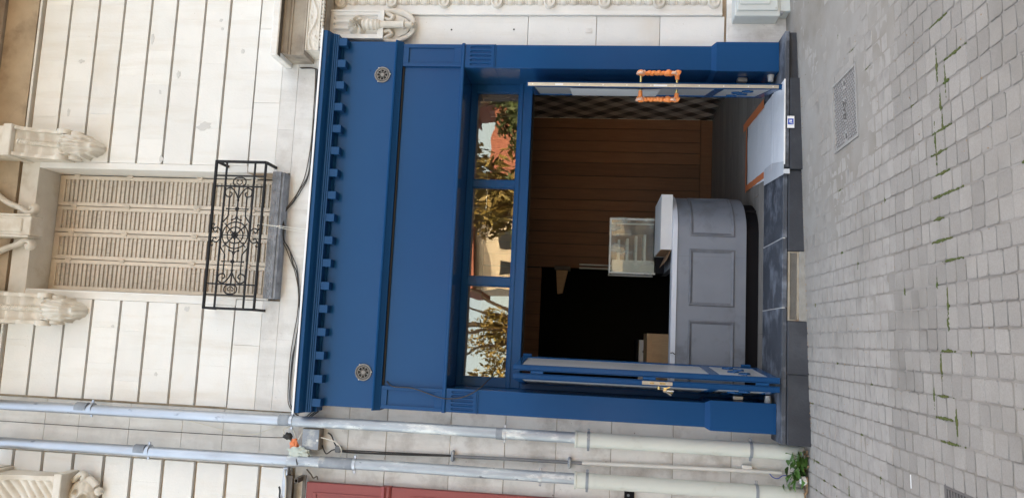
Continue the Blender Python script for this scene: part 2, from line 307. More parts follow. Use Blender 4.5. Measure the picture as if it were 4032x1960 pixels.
def link(o, parent=None):
    COL.objects.link(o)
    if parent is not None: o.parent = parent
    return o
def put(name, mb, m, parent=None, smooth=False, angle=35, label=None):
    me = mb.mesh(name, smooth, angle) if isinstance(mb, MB) else mb
    if not me.materials: me.materials.append(M[m])
    o = link(bpy.data.objects.new(name, me), parent)
    if label: o['label'] = label
    return o
def inst(name, me, loc, parent, rot=(0, 0, 0), scale=(1, 1, 1)):
    o = bpy.data.objects.new(name, me); o.location = loc; o.rotation_euler = rot; o.scale = scale
    return link(o, parent)
def thing(name, label, cat, group=None):
    o = bpy.data.objects.new(name, None); o.empty_display_size = 0.1; COL.objects.link(o)
    o['label'] = label; o['category'] = cat
    if group: o['group'] = group
    return o
def tag(o, label, cat, group=None):
    o['label'] = label; o['category'] = cat
    if group: o['group'] = group
    return o
def struct(o): o['kind'] = 'structure'; return o
def stuff(o): o['kind'] = 'stuff'; return o
def B(*a, c=0.0): return MB().box(*a, c=c)
def lerp(a, b, t): return a+(b-a)*t
def smooth01(t): t = max(0.0, min(1.0, t)); return t*t*(3-2*t)
def curve(pts, n=8):
    """Catmull-Rom through pts"""
    P = [Vector(p) for p in pts]; out = []
    for i in range(len(P)-1):
        p0 = P[max(i-1, 0)]; p1 = P[i]; p2 = P[i+1]; p3 = P[min(i+2, len(P)-1)]
        for k in range(n):
            t = k/n; out.append(0.5*((2*p1)+(p2-p0)*t+(2*p0-5*p1+4*p2-p3)*t*t+(3*p1-p0-3*p2+p3)*t**3))
    out.append(P[-1]); return out
def N(x, y, z=0.0): return mnoise.noise(Vector((x, y, z)))

# ================================================================== GROUND
SL = 0.0355                        # the street climbs to the right
GR = Matrix.Rotation(-math.atan(SL), 4, 'Y'); GR.translation = Vector((0, 0, 0.113))
ground = struct(put('ground', B(-300, 300, -600, 300, -0.6, -0.06), 'asphalt')); ground.matrix_world = GR
road = struct(put('road', B(-60, 60, -60, -3.62, -0.30, -0.045), 'asphalt')); road.matrix_world = GR

PX0, PX1, PY0, PY1 = -3.1, 4.4, -3.62, -0.20
CW = 0.0975
ncol = int((PX1-PX0)/CW)
def dusty(x, y): return smooth01((x+0.9*(y+1.5)*0.5-0.55)/0.9)*smooth01((y+2.35)/0.6)
setts = []; moss_pts = []
for i in range(ncol):
    xa = PX0+i*CW; y = PY1-random.random()*0.05
    while y > PY0+0.05:
        ln = random.uniform(0.080, 0.112); setts.append((xa, y-ln, ln, i)); 
        y -= ln
def in_plate(x, y):
    return (1.235 < x < 1.69 and -1.52 < y < -1.065) or (-0.95 < x < -0.545 and -2.80 < y < -2.37)
def vis(x, y):
    d = Vector((x, y, 0.113+SL*x))-CAM; zc = -d.dot(az)
    u = d.dot(ax)/zc*3000; v = d.dot(ay)/zc*3000
    return (abs(u) < 2060 and abs(v) < 1010), zc
pave = MB()
NXg, NYg = 190, 100
for j in range(NYg+1):
    for i in range(NXg+1):
        x = lerp(PX0-0.2, PX1+0.2, i/NXg); y = lerp(PY0, PY1+0.2, j/NYg)
        d = dusty(x, y)
        h = -0.0036+0.0043*d+0.002*N(x*6, y*6)+0.0012*N(x*25, y*25, 3)
        if in_plate(x, y): h = -0.03
        pave.v.append((x, y, h))
for j in range(NYg):
    for i in range(NXg): a = j*(NXg+1)+i; pave.f.append((a, a+1, a+NXg+2, a+NXg+1))
pavement = struct(put('pavement', pave, 'joint', smooth=True, angle=80)); pavement.matrix_world = GR
def sett_mesh(seed):
    rng = random.Random(seed); bm = bmesh.new(); bmesh.ops.create_cube(bm, size=1.0)
    for v in bm.verts:
        v.co.x += rng.uniform(-0.035, 0.035); v.co.y += rng.uniform(-0.035, 0.035)
        if v.co.z > 0: v.co.x *= 0.97; v.co.y *= 0.97
    top = [e for e in bm.edges if all(v.co.z > 0 for v in e.verts)]
    ver = [e for e in bm.edges if abs(e.verts[0].co.z-e.verts[1].co.z) > 0.5]
    bmesh.ops.bevel(bm, geom=ver, offset=0.055, segments=2, affect='EDGES')
    top = [e for e in bm.edges if all(v.co.z > 0.3 for v in e.verts)]
    bmesh.ops.bevel(bm, geom=top, offset=0.028, segments=2, affect='EDGES')
    for f in [f for f in bm.faces if f.normal.z < -0.9]: bm.faces.remove(f)
    for v in bm.verts:
        if v.co.z > 0.44: v.co.z += rng.uniform(-0.025, 0.025)
    me = bpy.data.meshes.new('paving_sett'); bm.to_mesh(me); bm.free()
    me.polygons.foreach_set('use_smooth', [True]*len(me.polygons)); me.set_sharp_from_angle(angle=R(50))
    me.materials.append(M['sett']); return me
SM = [sett_mesh(k) for k in range(10)]
cand = []
for (xa, ya, ln, i) in setts:
    cx = xa+CW/2+0.004*N(ya*3, i*1.7); cy = ya+ln/2
    if in_plate(cx, cy): continue
    v_, zc = vis(cx, cy); cand.append((0 if v_ else 1, zc, cx, cy, ln, i))
cand.sort(key=lambda t: t[:2])
far = MB()
for k, (nv, zc, cx, cy, ln, i) in enumerate(cand):
    me = SM[random.randrange(10)]
    gap = 0.0055
    loc = (cx, cy, -0.020+random.gauss(0, 0.0007)+0.003*N(cx*2, cy*2, 8)); scl = (CW-gap, ln-gap*0.75, 0.040)
    rot = (random.gauss(0, 0.008), random.gauss(0, 0.008), random.gauss(0, 0.012))
    if k < 300:
        inst('paving_sett', me, loc, pavement, rot, scl)
    else:
        st = len(far.v); far.add([v.co[:] for v in me.vertices], [tuple(p.vertices) for p in me.polygons])
        from mathutils import Euler
        far.xf(Matrix.Translation(loc) @ Euler(rot).to_matrix().to_4x4() @ Matrix.Diagonal((*scl, 1)), st)
    # moss grows in the joints of one worn line and here and there elsewhere
    if not nv:
        dl = abs(cy-(-2.44-0.17*max(0, cx-0.3)))
        if dl < 0.07 and random.random() < 0.75: moss_pts.append((cx-CW/2, cy+random.choice((-1, 1))*ln/2, 1.0))
        elif random.random() < 0.03: moss_pts.append((cx-CW/2, cy-ln/2, 0.45))
        if cy < -2.85 and cx < 0.0 and random.random() < 0.30: moss_pts.append((cx-CW/2, cy-ln/2, 0.9))
        if cx < -0.6 and cy > -0.9 and random.random() < 0.30: moss_pts.append((cx-CW/2, cy-ln/2, 0.6))
stuff(put('paving_setts_far', far, 'sett', pavement, smooth=True, angle=50))
ms = MB()
for (x, y, s_) in moss_pts:
    along = random.random() < 0.6; ln_ = random.uniform(0.03, 0.13)*s_; o_ = random.uniform(-0.6, 0.6)*ln_
    for q in range(int(ln_*520)+3):
        t_ = random.gauss(0, 0.33)*ln_+o_; c_ = random.gauss(0, 0.0016)
        dx, dy = (c_, t_) if along else (t_, c_)
        r = random.uniform(0.0024, 0.0058)*(1.6 if abs(t_-o_) < 0.012 and s_ > 0.8 else 1)
        ms.ball((x+dx, y+dy, -0.002), r, 6, 4, (1.0, 1.7, 0.7) if along else (1.7, 1.0, 0.7))
moss = stuff(put('moss', ms, 'moss', smooth=True, angle=80)); moss.matrix_world = GR
moss['label'] = 'green moss growing in the joints of the setts'; moss['category'] = 'moss'
# grit and small litter lying on the setts
gr = MB()
for q in range(130):
    x = random.uniform(-0.9, 2.2); y = random.uniform(-3.0, -0.35); r = random.uniform(0.0015, 0.0045)
    gr.ball((x, y, 0.001), r, 5, 3, (1, random.uniform(0.6, 1.4), 0.6))
for q in range(90):
    x = random.uniform(-0.6, 2.0); gr.ball((x, random.uniform(-0.345, -0.312) if x < 1.3 else -0.375, 0.001), random.uniform(0.002, 0.006), 5, 3, (1, 1, 0.6))
go = stuff(put('grit', gr, 'drystem')); go.matrix_world = GR; go['label'] = 'scattered grit and dry crumbs on the paving'; go['category'] = 'grit'

# gas cover with its raised pattern and lettering
gc = thing('access_cover', 'rectangular cast metal cover lettered GAZ set in the paving', 'cover'); gc.matrix_world = GR
put('frame', MB().box(1.243, 1.683, -1.512, -1.498, -0.03, 0.003).box(1.243, 1.683, -1.088, -1.073, -0.03, 0.003).box(1.243, 1.257, -1.498, -1.088, -0.03, 0.003).box(1.669, 1.683, -1.498, -1.088, -0.03, 0.003), 'cast', gc)
put('plate', B(1.259, 1.667, -1.496, -1.090, -0.03, -0.004), 'cast', gc)
stud = MB()
for a in range(22):
    for b in range(14):
        x = 1.272+a*0.0184; y = -1.480+b*0.0292+(0.0146 if a % 2 else 0)
        if y > -1.102: continue
        if abs(y+1.293) < 0.02 and (abs(x-1.463) < 0.075 or abs(x-1.30) < 0.03 or abs(x-1.63) < 0.03): continue
        if (a+b) % 2: stud.box(x-0.0065, x+0.0065, y-0.0028, y+0.0028, -0.004, 0.001)
        else: stud.box(x-0.0028, x+0.0028, y-0.0075, y+0.0075, -0.004, 0.001)
put('studs', stud, 'cast_mid', gc)
for nm, t in (('lettering', 'GAZ'),):
    cu = bpy.data.curves.new('lettering', 'FONT'); cu.body = t; cu.size = 0.06; cu.extrude = 0.003; cu.align_x = 'CENTER'; cu.align_y = 'CENTER'
    tmp = bpy.data.objects.new('tmp_text', cu); COL.objects.link(tmp)
    dg = bpy.context.evaluated_depsgraph_get(); me = bpy.data.meshes.new_from_object(tmp.evaluated_get(dg)); bpy.data.objects.remove(tmp)
    me.name = 'lettering'; me.materials.clear(); me.materials.append(M['cast_dark']); o = inst('lettering', me, (1.463, -1.293, -0.0015), gc)
for x in (1.30, 1.63): put('lifting_slot', MB().box(x-0.016, x+0.016, -1.300, -1.286, -0.0038, -0.0030), 'dark', gc)
# drain grate bottom left of the paving
dr = thing('drain_grate', 'rusty slotted street drain grate at the lower left corner of the paving', 'grate'); dr.matrix_world = GR
put('frame', MB().box(-0.95, -0.552, -2.80, -2.775, -0.05, -0.002).box(-0.95, -0.552, -2.40, -2.378, -0.05, -0.002).box(-0.572, -0.552, -2.775, -2.40, -0.05, -0.002).box(-0.95, -0.93, -2.775, -2.40, -0.05, -0.002), 'cast_dark', dr)
put('sump', B(-0.93, -0.572, -2.775, -2.40, -0.10, -0.07), 'dark', dr)
for k in range(14):
    put('grate_bar', B(-0.93, -0.572, -2.765+k*0.0265, -2.752+k*0.0265, -0.045, -0.004), 'cast_dark', dr)
pm = put('chalk_mark', B(-0.64, -0.575, -2.036, -2.029, 0.001, 0.0035), 'label_white'); pm.matrix_world = GR
tag(pm, 'short white paint dash on the grey setts', 'paint mark')

# ================================================================== STONE BUILDING
bld = thing('stone_building', 'white stone facade with grooved blocks above the blue shopfront', 'building')
WX0, WX1, WZ0, WZ1 = 0.192, 1.247, 4.285, 6.44
YB = 0.034                 # bottom of the grooves; the blocks come out to y=0
HB = 15.0
core = MB()
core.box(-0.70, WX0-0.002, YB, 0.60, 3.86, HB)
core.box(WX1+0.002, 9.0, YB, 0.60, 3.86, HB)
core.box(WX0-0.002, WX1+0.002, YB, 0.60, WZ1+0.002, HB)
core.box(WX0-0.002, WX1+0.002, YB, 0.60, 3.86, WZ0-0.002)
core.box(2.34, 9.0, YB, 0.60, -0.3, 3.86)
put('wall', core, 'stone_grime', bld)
put('wall', MB().box(-0.70, 9.0, 0.60, 9.0, 3.86, HB).box(2.9, 9.0, 0.60, 9.0, -0.3, 3.86), 'stone_plaster', bld)
put('roof', MB().prism([(-0.5, HB+0.02), (9.4, HB+0.02), (4.5, HB+2.0)], -0.7, 9.0), 'roof_red', bld)
CR = [4.563, 4.842, 5.070, 5.330, 5.565, 5.817, 6.055, 6.318, 6.57]
JR = [[1.80, 2.05, 2.58, 3.2], [1.62, 2.19, 2.75, 3.3], [1.80, 2.05, 2.58, 3.2], [1.52, 2.0, 2.3, 2.9], [1.81, 2.08, 2.57, 3.1], [1.73, 2.3, 2.72, 3.3], [2.02, 2.42, 2.9], [1.70, 2.2, 2.716, 3.2]]
JL = [[-0.36], [-0.24], [-0.41], [-0.52, -0.11], [-0.385, -0.09], [-0.27], [], [-0.225]]
G = 0.0105
def blocks(parent, xs, z0, z1, y0=0.0, y1=YB+0.01, m='stone', j=0.0002, c=0.0008):
    for a, b in zip(xs[:-1], xs[1:]):
        put('stone_block', B(a+j, b-j, y0+random.uniform(-0.0012, 0.0012), y1, z0, z1, c=c), m, parent)
for k in range(8):
    blocks(bld, [1.305]+JR[k]+[4.6], CR[k]+G, CR[k+1]-G)
    blocks(bld, [-0.682]+sorted(JL[k])+[0.135], CR[k]+G, CR[k+1]-G)
# flat courses under the grooves
blocks(bld, [-0.69, -0.18, WX0-0.004], 4.333, 4.563-0.002, j=0.001, c=0.002); blocks(bld, [WX1+0.006, 1.85, 2.5, 4.6], 4.333, 4.563-0.002, j=0.001, c=0.002)
blocks(bld, [-0.69, -0.12, 0.38, 0.95, 1.55, 2.05, 2.75, 4.6], 3.80, 4.331, m='stone_plaster', j=0.0003, c=0.0008) if False else None
blocks(bld, [-0.69, -0.12, WX0-0.004], 4.192, 4.331, m='stone_plaster', j=0.0003, c=0.0008)
blocks(bld, [WX1+0.006, 1.62, 2.15, 4.6], 4.192, 4.331, m='stone_plaster', j=0.0003, c=0.0008)
blocks(bld, [-0.69, -0.12, 0.38, 0.95, 1.55, 2.05, 2.75, 4.6], 3.70, 4.19, m='stone_plaster', j=0.0003, c=0.0008)
prng = random.Random(21)
for (x, z, r, st_) in ((1.74, 6.23, 0.022, 1.6), (1.64, 4.98, 0.045, 0.8), (2.09, 5.26, 0.022, 1.5), (1.345, 5.34, 0.020, 1.4), (2.41, 5.53, 0.024, 1.8), (2.575, 4.92, 0.015, 1), (2.50, 4.90, 0.012, 1), (0.09, 4.98, 0.022, 1), (-0.08, 5.62, 0.012, 1), (2.2, 6.17, 0.020, 0.8), (1.93, 5.41, 0.015, 1.4), (-0.45, 5.20, 0.014, 1.2), (2.3, 4.70, 0.018, 1.3)):
    n_ = 14; pts_ = []
    for k in range(n_):
        a = 2*PI*k/n_; q = r*(0.7+0.6*prng.random()); pts_.append((x+q*math.cos(a)*st_, z+q*math.sin(a)/max(st_, 0.6)*1.1))
    put('repair_patch', MB().prism(pts_, -0.0023, 0.0, 'y'), 'patch', bld)
# window surround, flat margins round the opening
put('window_surround', B(0.137, WX0, -0.003, 0.30, 4.565, WZ1, c=0.003), 'stone', bld)
put('window_surround', B(WX1, 1.303, -0.003, 0.30, 4.565, WZ1, c=0.003), 'stone', bld)
put('window_reveal', B(WX0, 0.206, 0.001, 0.30, WZ0, WZ1-0.002), 'stone', bld)
put('lintel', B(0.137, 1.303, -0.004, 0.31, WZ1, 6.60, c=0.003), 'stone_carved', bld)
for z in (6.62, 6.585):  # small mouldings at the foot of the upper band
    pass
blocks(bld, [1.305, 2.1, 2.9, 4.6], 6.592, 6.612, y0=-0.012)
blocks(bld, [-0.682, 0.02], 6.592, 6.612, y0=-0.012)
blocks(bld, [-0.682, 0.3, 1.1, 2.0, 2.9, 4.6], 6.632, 6.93, y0=0.0, m='stone_sooty')  # band colour holds both stain and painted balcony shade
put('moulding', MB().prism([(YB, 6.935), (-0.03, 6.935), (-0.05, 6.97), (-0.14, 7.0), (-0.16, 7.04), (YB, 7.04)], -0.69, 4.6), 'stone_dirty', bld)
put('balcony_slab', B(-0.69, 4.6, -0.95, 0.03, 7.05, 7.2, c=0.012), 'stone_dirty', bld)

# consoles either side of the window
def interp(tab, t):
    for (a, va), (b, vb) in zip(tab[:-1], tab[1:]):
        if t <= b: return lerp(va, vb, smooth01((t-a)/(b-a)))
    return tab[-1][1]
def console_relief(u, v):
    t = 1-v; s = abs(u*2-1); x = u*2-1
    base = interp([(0, 0.27), (0.12, 0.215), (0.3, 0.165), (0.5, 0.130), (0.60, 0.150), (0.72, 0.155), (0.85, 0.12), (0.95, 0.075), (1.0, 0.03)], t)
    if t < 0.56:
        if s > 0.80: r = base+0.016
        elif s > 0.72: r = base+0.016*smooth01((s-0.72)/0.08)
        else: r = base
        if s < 0.20: r += 0.020*math.sqrt(max(0, 1-(s/0.20)**2))*(0.72+0.28*math.cos(t*95+x*5))
        if 0.20 <= s < 0.25: r -= 0.010
        if t < 0.03: r += 0.012
        return r
    k = (t-0.56)/0.44
    wl = 1.0 if k < 0.12 else interp([(0.12, 0.97), (0.3, 0.80), (0.6, 0.84), (0.8, 0.62), (0.93, 0.52), (1.0, 0.36)], k)
    wl *= 1+0.035*math.sin(k*26)
    if k < 0.55 and s > 0.74: return base*0.80                       # side volutes
    if s > wl: return max(0.0, (base*0.42 if k < 0.62 else 0.0)*(1-smooth01((s-wl)/0.1)))
    r = base+0.028*math.cos(s/wl*PI/2)**0.6
    r += 0.009*math.cos(x/wl*11+math.sin(k*5))*smooth01(k*4)*(1-smooth01((k-0.85)/0.15))
    if s < 0.07: r += 0.010*(1-k)
    if k > 0.86: r += 0.022*math.sin((k-0.86)/0.14*PI)*(0.6+0.4*math.cos(x*12))
    return r
CT = [(0.0, 0.275), (0.10, 0.225), (0.25, 0.175), (0.42, 0.135), (0.54, 0.125), (0.60, 0.150), (0.70, 0.162), (0.80, 0.150), (0.90, 0.105), (1.0, 0.03)]
CZ1, CZ0 = 6.495, 5.862
def cprofile(t0, t1, off, n=26):
    return [(-(interp(CT, lerp(t0, t1, k/n))+off)+0.01, lerp(CZ1, CZ0, lerp(t0, t1, k/n))) for k in range(n+1)]
def acanthus(u, v):
    t = 1-v; x = u*2-1; a = abs(x)
    T = lerp(0.54, 1.0, t); base = interp(CT, T)
    wl = interp([(0, 0.70), (0.12, 0.80), (0.30, 0.70), (0.52, 0.78), (0.72, 0.60), (0.88, 0.44), (1.0, 0.18)], t)*(1+0.05*math.sin(t*34))
    if a > wl: return base*0.62 if (t < 0.60 and a < 0.84) else 0.0
    e = smooth01((wl-a)/0.10)
    r = base+e*(0.030+0.012*math.cos(a/wl*PI))
    r += 0.011*math.cos(a*17+t*5.5)*smooth01(a*5)*e
    if a < 0.08: r += 0.014*(1-t*0.7)
    if t > 0.80: r += 0.034*math.sin((t-0.80)/0.20*PI)*(0.75+0.25*math.cos(x*9))
    if t < 0.14: r += 0.020*math.sin(t/0.14*PI)*(0.8+0.3*math.cos(x*13))
    return r
for cx in (1.418, 0.034):
    back = [(0.012, CZ0+0.30), (0.012, CZ1)]
    pr_ = cprofile(0.0, 0.60, -0.012)
    cn = put('console', MB().prism(pr_+[(0.012, pr_[-1][1]), (0.012, CZ1)], cx-0.124, cx+0.124, 'x'), 'stone_carved', bld)
    for sx in (-1, 1):
        pc_ = cprofile(0.0, 0.56, 0.014); a_ = sorted((cx+sx*0.125, cx+sx*0.096))
        put('cheek', MB().prism(pc_+[(0.012, pc_[-1][1]), (0.012, CZ1)], a_[0], a_[1], 'x'), 'stone_carved', cn)
        vol = MB().tube([(cx+sx*0.092, -0.118, 6.155), (cx+sx*0.132, -0.118, 6.155), (cx+sx*0.136, -0.118, 6.155)], [0.060, 0.060, 0.052], 24)
        vol.tube([(cx+sx*0.086, -0.085, 6.060), (cx+sx*0.118, -0.085, 6.060)], [0.055, 0.052], 20)
        put('volute', vol, 'stone_carved', cn, smooth=True, angle=40)
    rope = MB()
    for k in range(27):
        t = 0.04+k*0.0187; yy = -(interp(CT, t)-0.002)+0.01; zz_ = lerp(CZ1, CZ0, t)
        a0 = len(rope.v); rope.ball((0, 0, 0), 0.021, 10, 6, (1.2, 0.8, 0.50)); rope.xf(Matrix.Translation((cx, yy, zz_)) @ Matrix.Rotation(0.45, 4, 'Y'), a0)
    put('rope', rope, 'stone_carved', cn, smooth=True, angle=70)
    put('acanthus_leaf', MB().relief(cx-0.122, cx+0.122, CZ0-0.012, 6.170, 56, 64, acanthus, 0.01), 'stone_carved', cn, smooth=True, angle=60)
    put('console_cap', MB().box(cx-0.135, cx+0.135, -0.30, 0.02, 6.497, 6.575, c=0.006).box(cx-0.12, cx+0.12, -0.27, 0.02, 6.577, 7.03), 'stone_carved', cn)
# keystone with side scrolls
ks = put('keystone', MB().box(0.640, 0.800, -0.16, -0.004, 6.335, 6.95, c=0.006).box(0.622, 0.640, -0.165, -0.004, 6.345, 6.95, c=0.004).box(0.800, 0.818, -0.165, -0.004, 6.345, 6.95, c=0.004), 'stone_carved', bld)
put('keystone_panel', B(0.662, 0.778, -0.172, -0.155, 6.405, 6.9, c=0.008), 'stone_carved', ks)
for sx in (-1, 1):
    pts = [(0.72+sx*(0.105+0.02*k), -0.09, 6.375) for k in range(1)]
    sp = [(0.72+sx*0.30, -0.05, 6.80), (0.72+sx*0.21, -0.06, 6.66), (0.72+sx*0.15, -0.07, 6.50), (0.72+sx*0.115, -0.08, 6.43), (0.72+sx*0.12, -0.09, 6.375), (0.72+sx*0.155, -0.09, 6.355), (0.72+sx*0.175, -0.09, 6.385), (0.72+sx*0.155, -0.09, 6.40)]
    put('scroll', MB().tube(curve(sp, 6), 0.024, 10, flat=1.6), 'stone_carved', ks, smooth=True, angle=50)

# sill of the window
put('window_sill', MB().relief(0.203, 1.237, 4.212, 4.285, 60, 8, lambda u, v: 0.125+0.011*abs(N(u*24, v*3))+0.007*N(u*52, v*7, 4), 0.0).box(0.206, 1.234, -0.115, 0.28, 4.190, 4.284), 'sillstone', bld)
put('window_stool', B(WX0, WX1, -0.02, 0.6, 4.2855, 4.30), 'stone_soft', bld)

# shutters, four leaves with slats
SX = [0.214, 0.487, 0.727, 0.963, 1.240]
slat_me = MB().box(-0.5, 0.5, -0.0035, 0.0035, -0.0262, 0.0262).mesh('slat'); slat_me.materials.append(M['slat'])
for k in range(4):
    a, b = SX[k]+0.003, SX[k+1]-0.003
    sh = put('shutter', MB().box(a, a+0.034, 0.262, 0.290, 4.302, 6.438, c=0.002).box(b-0.034, b, 0.262, 0.290, 4.302, 6.438, c=0.002).box(a+0.034, b-0.034, 0.263, 0.289, 6.385, 6.437).box(a+0.034, b-0.034, 0.263, 0.289, 4.302, 4.36), 'shutter', bld)
    put('backing', B(a+0.01, b-0.01, 0.300, 0.306, 4.30, 6.44), 'dark_brown', sh)
    z = 4.382
    while z < 6.375:
        inst('slat', slat_me, ((a+b)/2, 0.277, z), sh, (R(-21)+random.gauss(0, 0.02), 0, random.gauss(0, 0.002)), (b-a-0.070, 1, 1))
        z += 0.0405
    if k == 0: hinge_me = MB().box(-0.018, 0.015, 0.254, 0.262, 0, 0.035).tube([(0, 0.252, -0.01), (0, 0.252, 0.045)], 0.006, 8).mesh('hinge'); hinge_me.materials.append(M['shutter'])
    for z in (4.6, 5.1, 5.75, 6.25): inst('hinge', hinge_me, (b+0.003, 0, z), sh)

# stone right of the blue shopfront
blocks(bld, [2.34, 2.62], 2.262, 3.698, m='stone', j=0.001, c=0.002)
blocks(bld, [2.34, 2.62], 1.702, 2.258, m='stone', j=0.001, c=0.002); blocks(bld, [2.34, 2.62], 1.192, 1.698, m='stone', j=0.001, c=0.002); blocks(bld, [2.34, 2.62], 0.682, 1.188, m='stone', j=0.001, c=0.002)
put('plinth', MB().box(2.34, 2.95, -0.004, YB+0.01, 0.10, 0.664, c=0.006), 'stone_soft', bld)
hole = MB()
for (x, z) in ((2.504, 2.377), (2.50, 2.90)): hole.disc((x, z), 0.007, -0.0022, 0.0, 10)
put('bolt_hole', hole, 'dark', bld)
put('plate_mark', B(2.475, 2.515, -0.006, 0.0, 1.735, 1.79, c=0.001), 'stone_soft', bld)
# panelled strip with bead-and-disc carving
put('carved_strip', MB().box(2.622, 2.640, -0.022, YB, 0.70, 3.93, c=0.004).box(2.640, 2.665, -0.012, YB, 0.70, 3.93, c=0.003).box(2.665, 2.81, -0.004, YB, 0.70, 3.93).box(2.81, 2.835, -0.012, YB, 0.70, 3.93, c=0.003).box(2.835, 2.855, -0.022, YB, 0.70, 3.93, c=0.004), 'stone', bld)
blocks(bld, [2.857, 3.6, 4.6], 0.12, 3.93, y0=0.0)
DZ = [3.863, 3.418, 2.970, 2.525, 2.088, 1.640, 1.202, 0.768]
for z in DZ:
    d = MB().disc((2.733, z), 0.052, -0.030, 0.0, 28, 0.008)
    put('rosette', d, 'stone_carved', bld, smooth=True, angle=40)
    rg = MB(); rg.tube([(2.733+0.040*math.cos(a*PI/12), -0.031, z+0.040*math.sin(a*PI/12)) for a in range(25)], 0.007, 8, cap=False); rg.ball((2.733, -0.030, z), 0.017, 12, 6, (1, 0.6, 1))
    put('rosette_ring', rg, 'stone_carved', bld, smooth=True, angle=60)
for za, zb in zip(DZ[1:], DZ[:-1]):
    n = 30; pts = []; rr = []
    L_ = zb-za-0.104
    for k in range(n*4+1):
        t = k/(n*4); z = za+0.052+L_*t; ph = (t*4.0) % 1.0
        bead = ph < 0.62
        r = 0.014+0.010*math.sqrt(max(0, 1-((ph-0.31)/0.31)**2)) if bead else (0.021 if int((ph-0.62)/0.127) % 2 == 0 else 0.014)
        pts.append((2.733, -0.006, z)); rr.append(r)
    put('bead_rod', MB().tube(pts, rr, 12), 'stone_carved', bld, smooth=True, angle=50)

# door hood of the entrance to the right: slab, mouldings, carved band, fluted bracket with pendant
hood = put('door_hood', MB().box(2.150, 4.6, -0.32, -0.001, 4.248, 4.312, c=0.008), 'stone', bld)
put('bed_moulding', MB().prism([(0.0, 4.247), (-0.262, 4.247), (-0.262, 4.232), (-0.25, 4.225), (-0.235, 4.205), (-0.222, 4.198), (-0.222, 4.185), (-0.212, 4.18), (-0.212, 4.09), (-0.228, 4.083), (-0.228, 4.064), (0.0, 4.062)], 2.192, 4.6), 'stone_dirty', hood)
def vine(u, v):
    x = u*22; w_ = 0.5+0.28*math.sin(x)
    r = 0.012+0.012*math.exp(-((v-w_)/0.10)**2)
    r += 0.013*math.exp(-(((x % PI)-PI/2)**2*2.2+((v-(0.5-0.24*math.copysign(1, math.sin(x))))/0.15)**2))*(0.7+0.3*math.cos(x*7))
    r += 0.004*N(u*60, v*8)
    return 0.20+r
put('carved_band', MB().relief(2.235, 3.6, 3.955, 4.060, 300, 26, vine, 0.0).box(2.232, 3.6, -0.222, 0, 4.050, 4.062).box(2.232, 3.6, -0.222, 0, 3.948, 3.957), 'stone_carved', hood, smooth=True, angle=60)
rp = []
for k in range(0, 420): rp.append((2.27+k*0.003, -0.205+0.003*math.sin(k*0.5), 3.935))
put('soffit', B(2.156, 4.59, -0.314, -0.2625, 4.2450, 4.2478), 'soot', hood)  # dark strip paints the deep shade under the slab, with some grime
put('moulding_groove', MB().box(2.194, 4.59, -0.2235, -0.20, 4.1985, 4.2045).box(2.194, 4.59, -0.2145, -0.20, 4.082, 4.0895), 'soot', hood)  # dark lines paint the shade between the mouldings
put('rope_moulding', MB().tube(rp, [0.013+0.0035*math.sin(k*0.62) for k in range(420)], 10), 'stone_carved', hood, smooth=True, angle=70)
put('hood_core', MB().box(2.33, 3.6, -0.185, 0.0, 3.915, 3.948).box(2.26, 3.6, -0.20, 0.0, 3.946, 3.952), 'stone_dirty', hood)
def flutes(u, v):
    r = 0.085
    for c_ in (0.26, 0.5, 0.74):
        d = abs(u-c_)/0.085
        if d < 1 and 0.12 < v < 0.94:
            e = min(1.0, (0.94-v)/0.045) if v > 0.895 else 1.0
            lim = math.sqrt(max(0, 1-(1-e)**2))
            if d < lim: r -= 0.026*math.sqrt(1-(d/lim)**2)
    if v < 0.09 or u < 0.06 or u > 0.94: r += 0.010
    return r
br = put('fluted_bracket', MB().relief(2.385, 2.632, 3.455, 3.914, 72, 70, flutes, 0.0), 'stone', hood, smooth=True, angle=40)
def head(u, v):
    x = (u-0.5)*2; z = v
    d = math.hypot(x/0.95, (z-0.5)/0.5)
    if d > 1: return 0.0
    m = math.sqrt(1-d*d)
    return 0.10*m**0.7*(0.78+0.22*math.cos(math.atan2(z-0.5, x)*9+d*7))+0.018*N(u*9, v*9, 2)*m
put('carved_head', MB().relief(2.415, 2.585, 3.60, 3.765, 44, 44, head, -0.055), 'stone_carved', br, smooth=True, angle=70)
pp = []; pr = []
for k in range(41):
    t = k/40; z = lerp(3.63, 3.19, t); pp.append((2.503, -0.095, z))
    if t < 0.28: r = 0.043+0.004*math.sin(t*70)
    elif t < 0.33: r = 0.038
    elif t < 0.78: r = 0.030-0.006*(t-0.33)
    elif t < 0.82: r = 0.040
    elif t < 0.95: r = 0.028-0.006*(t-0.82)/0.13
    else: r = 0.020*(1-(t-0.95)/0.05)+0.004
    pr.append(r)
put('pendant', MB().tube(pp, pr, 16), 'stone_carved', br, smooth=True, angle=35)
for sx in (-1, 1):
    sp = [(2.508+sx*0.060, -0.06, 3.455), (2.508+sx*0.045, -0.06, 3.41), (2.508+sx*0.075, -0.06, 3.385), (2.508+sx*0.095, -0.06, 3.42), (2.508+sx*0.112, -0.055, 3.44), (2.508+sx*0.125, -0.05, 3.38), (2.508+sx*0.105, -0.05, 3.29), (2.508+sx*0.055, -0.05, 3.225), (2.508+sx*0.02, -0.05, 3.215)]
    put('scroll', MB().tube(curve(sp, 7), 0.017, 10, flat=1.7), 'stone_carved', br, smooth=True, angle=60)
put('bracket_foot', MB().prism([(2.40, 3.456), (2.617, 3.456), (2.61, 3.36), (2.57, 3.27), (2.508, 3.225), (2.446, 3.27), (2.405, 3.36)], -0.05, 0.0, 'y'), 'stone_carved', br)

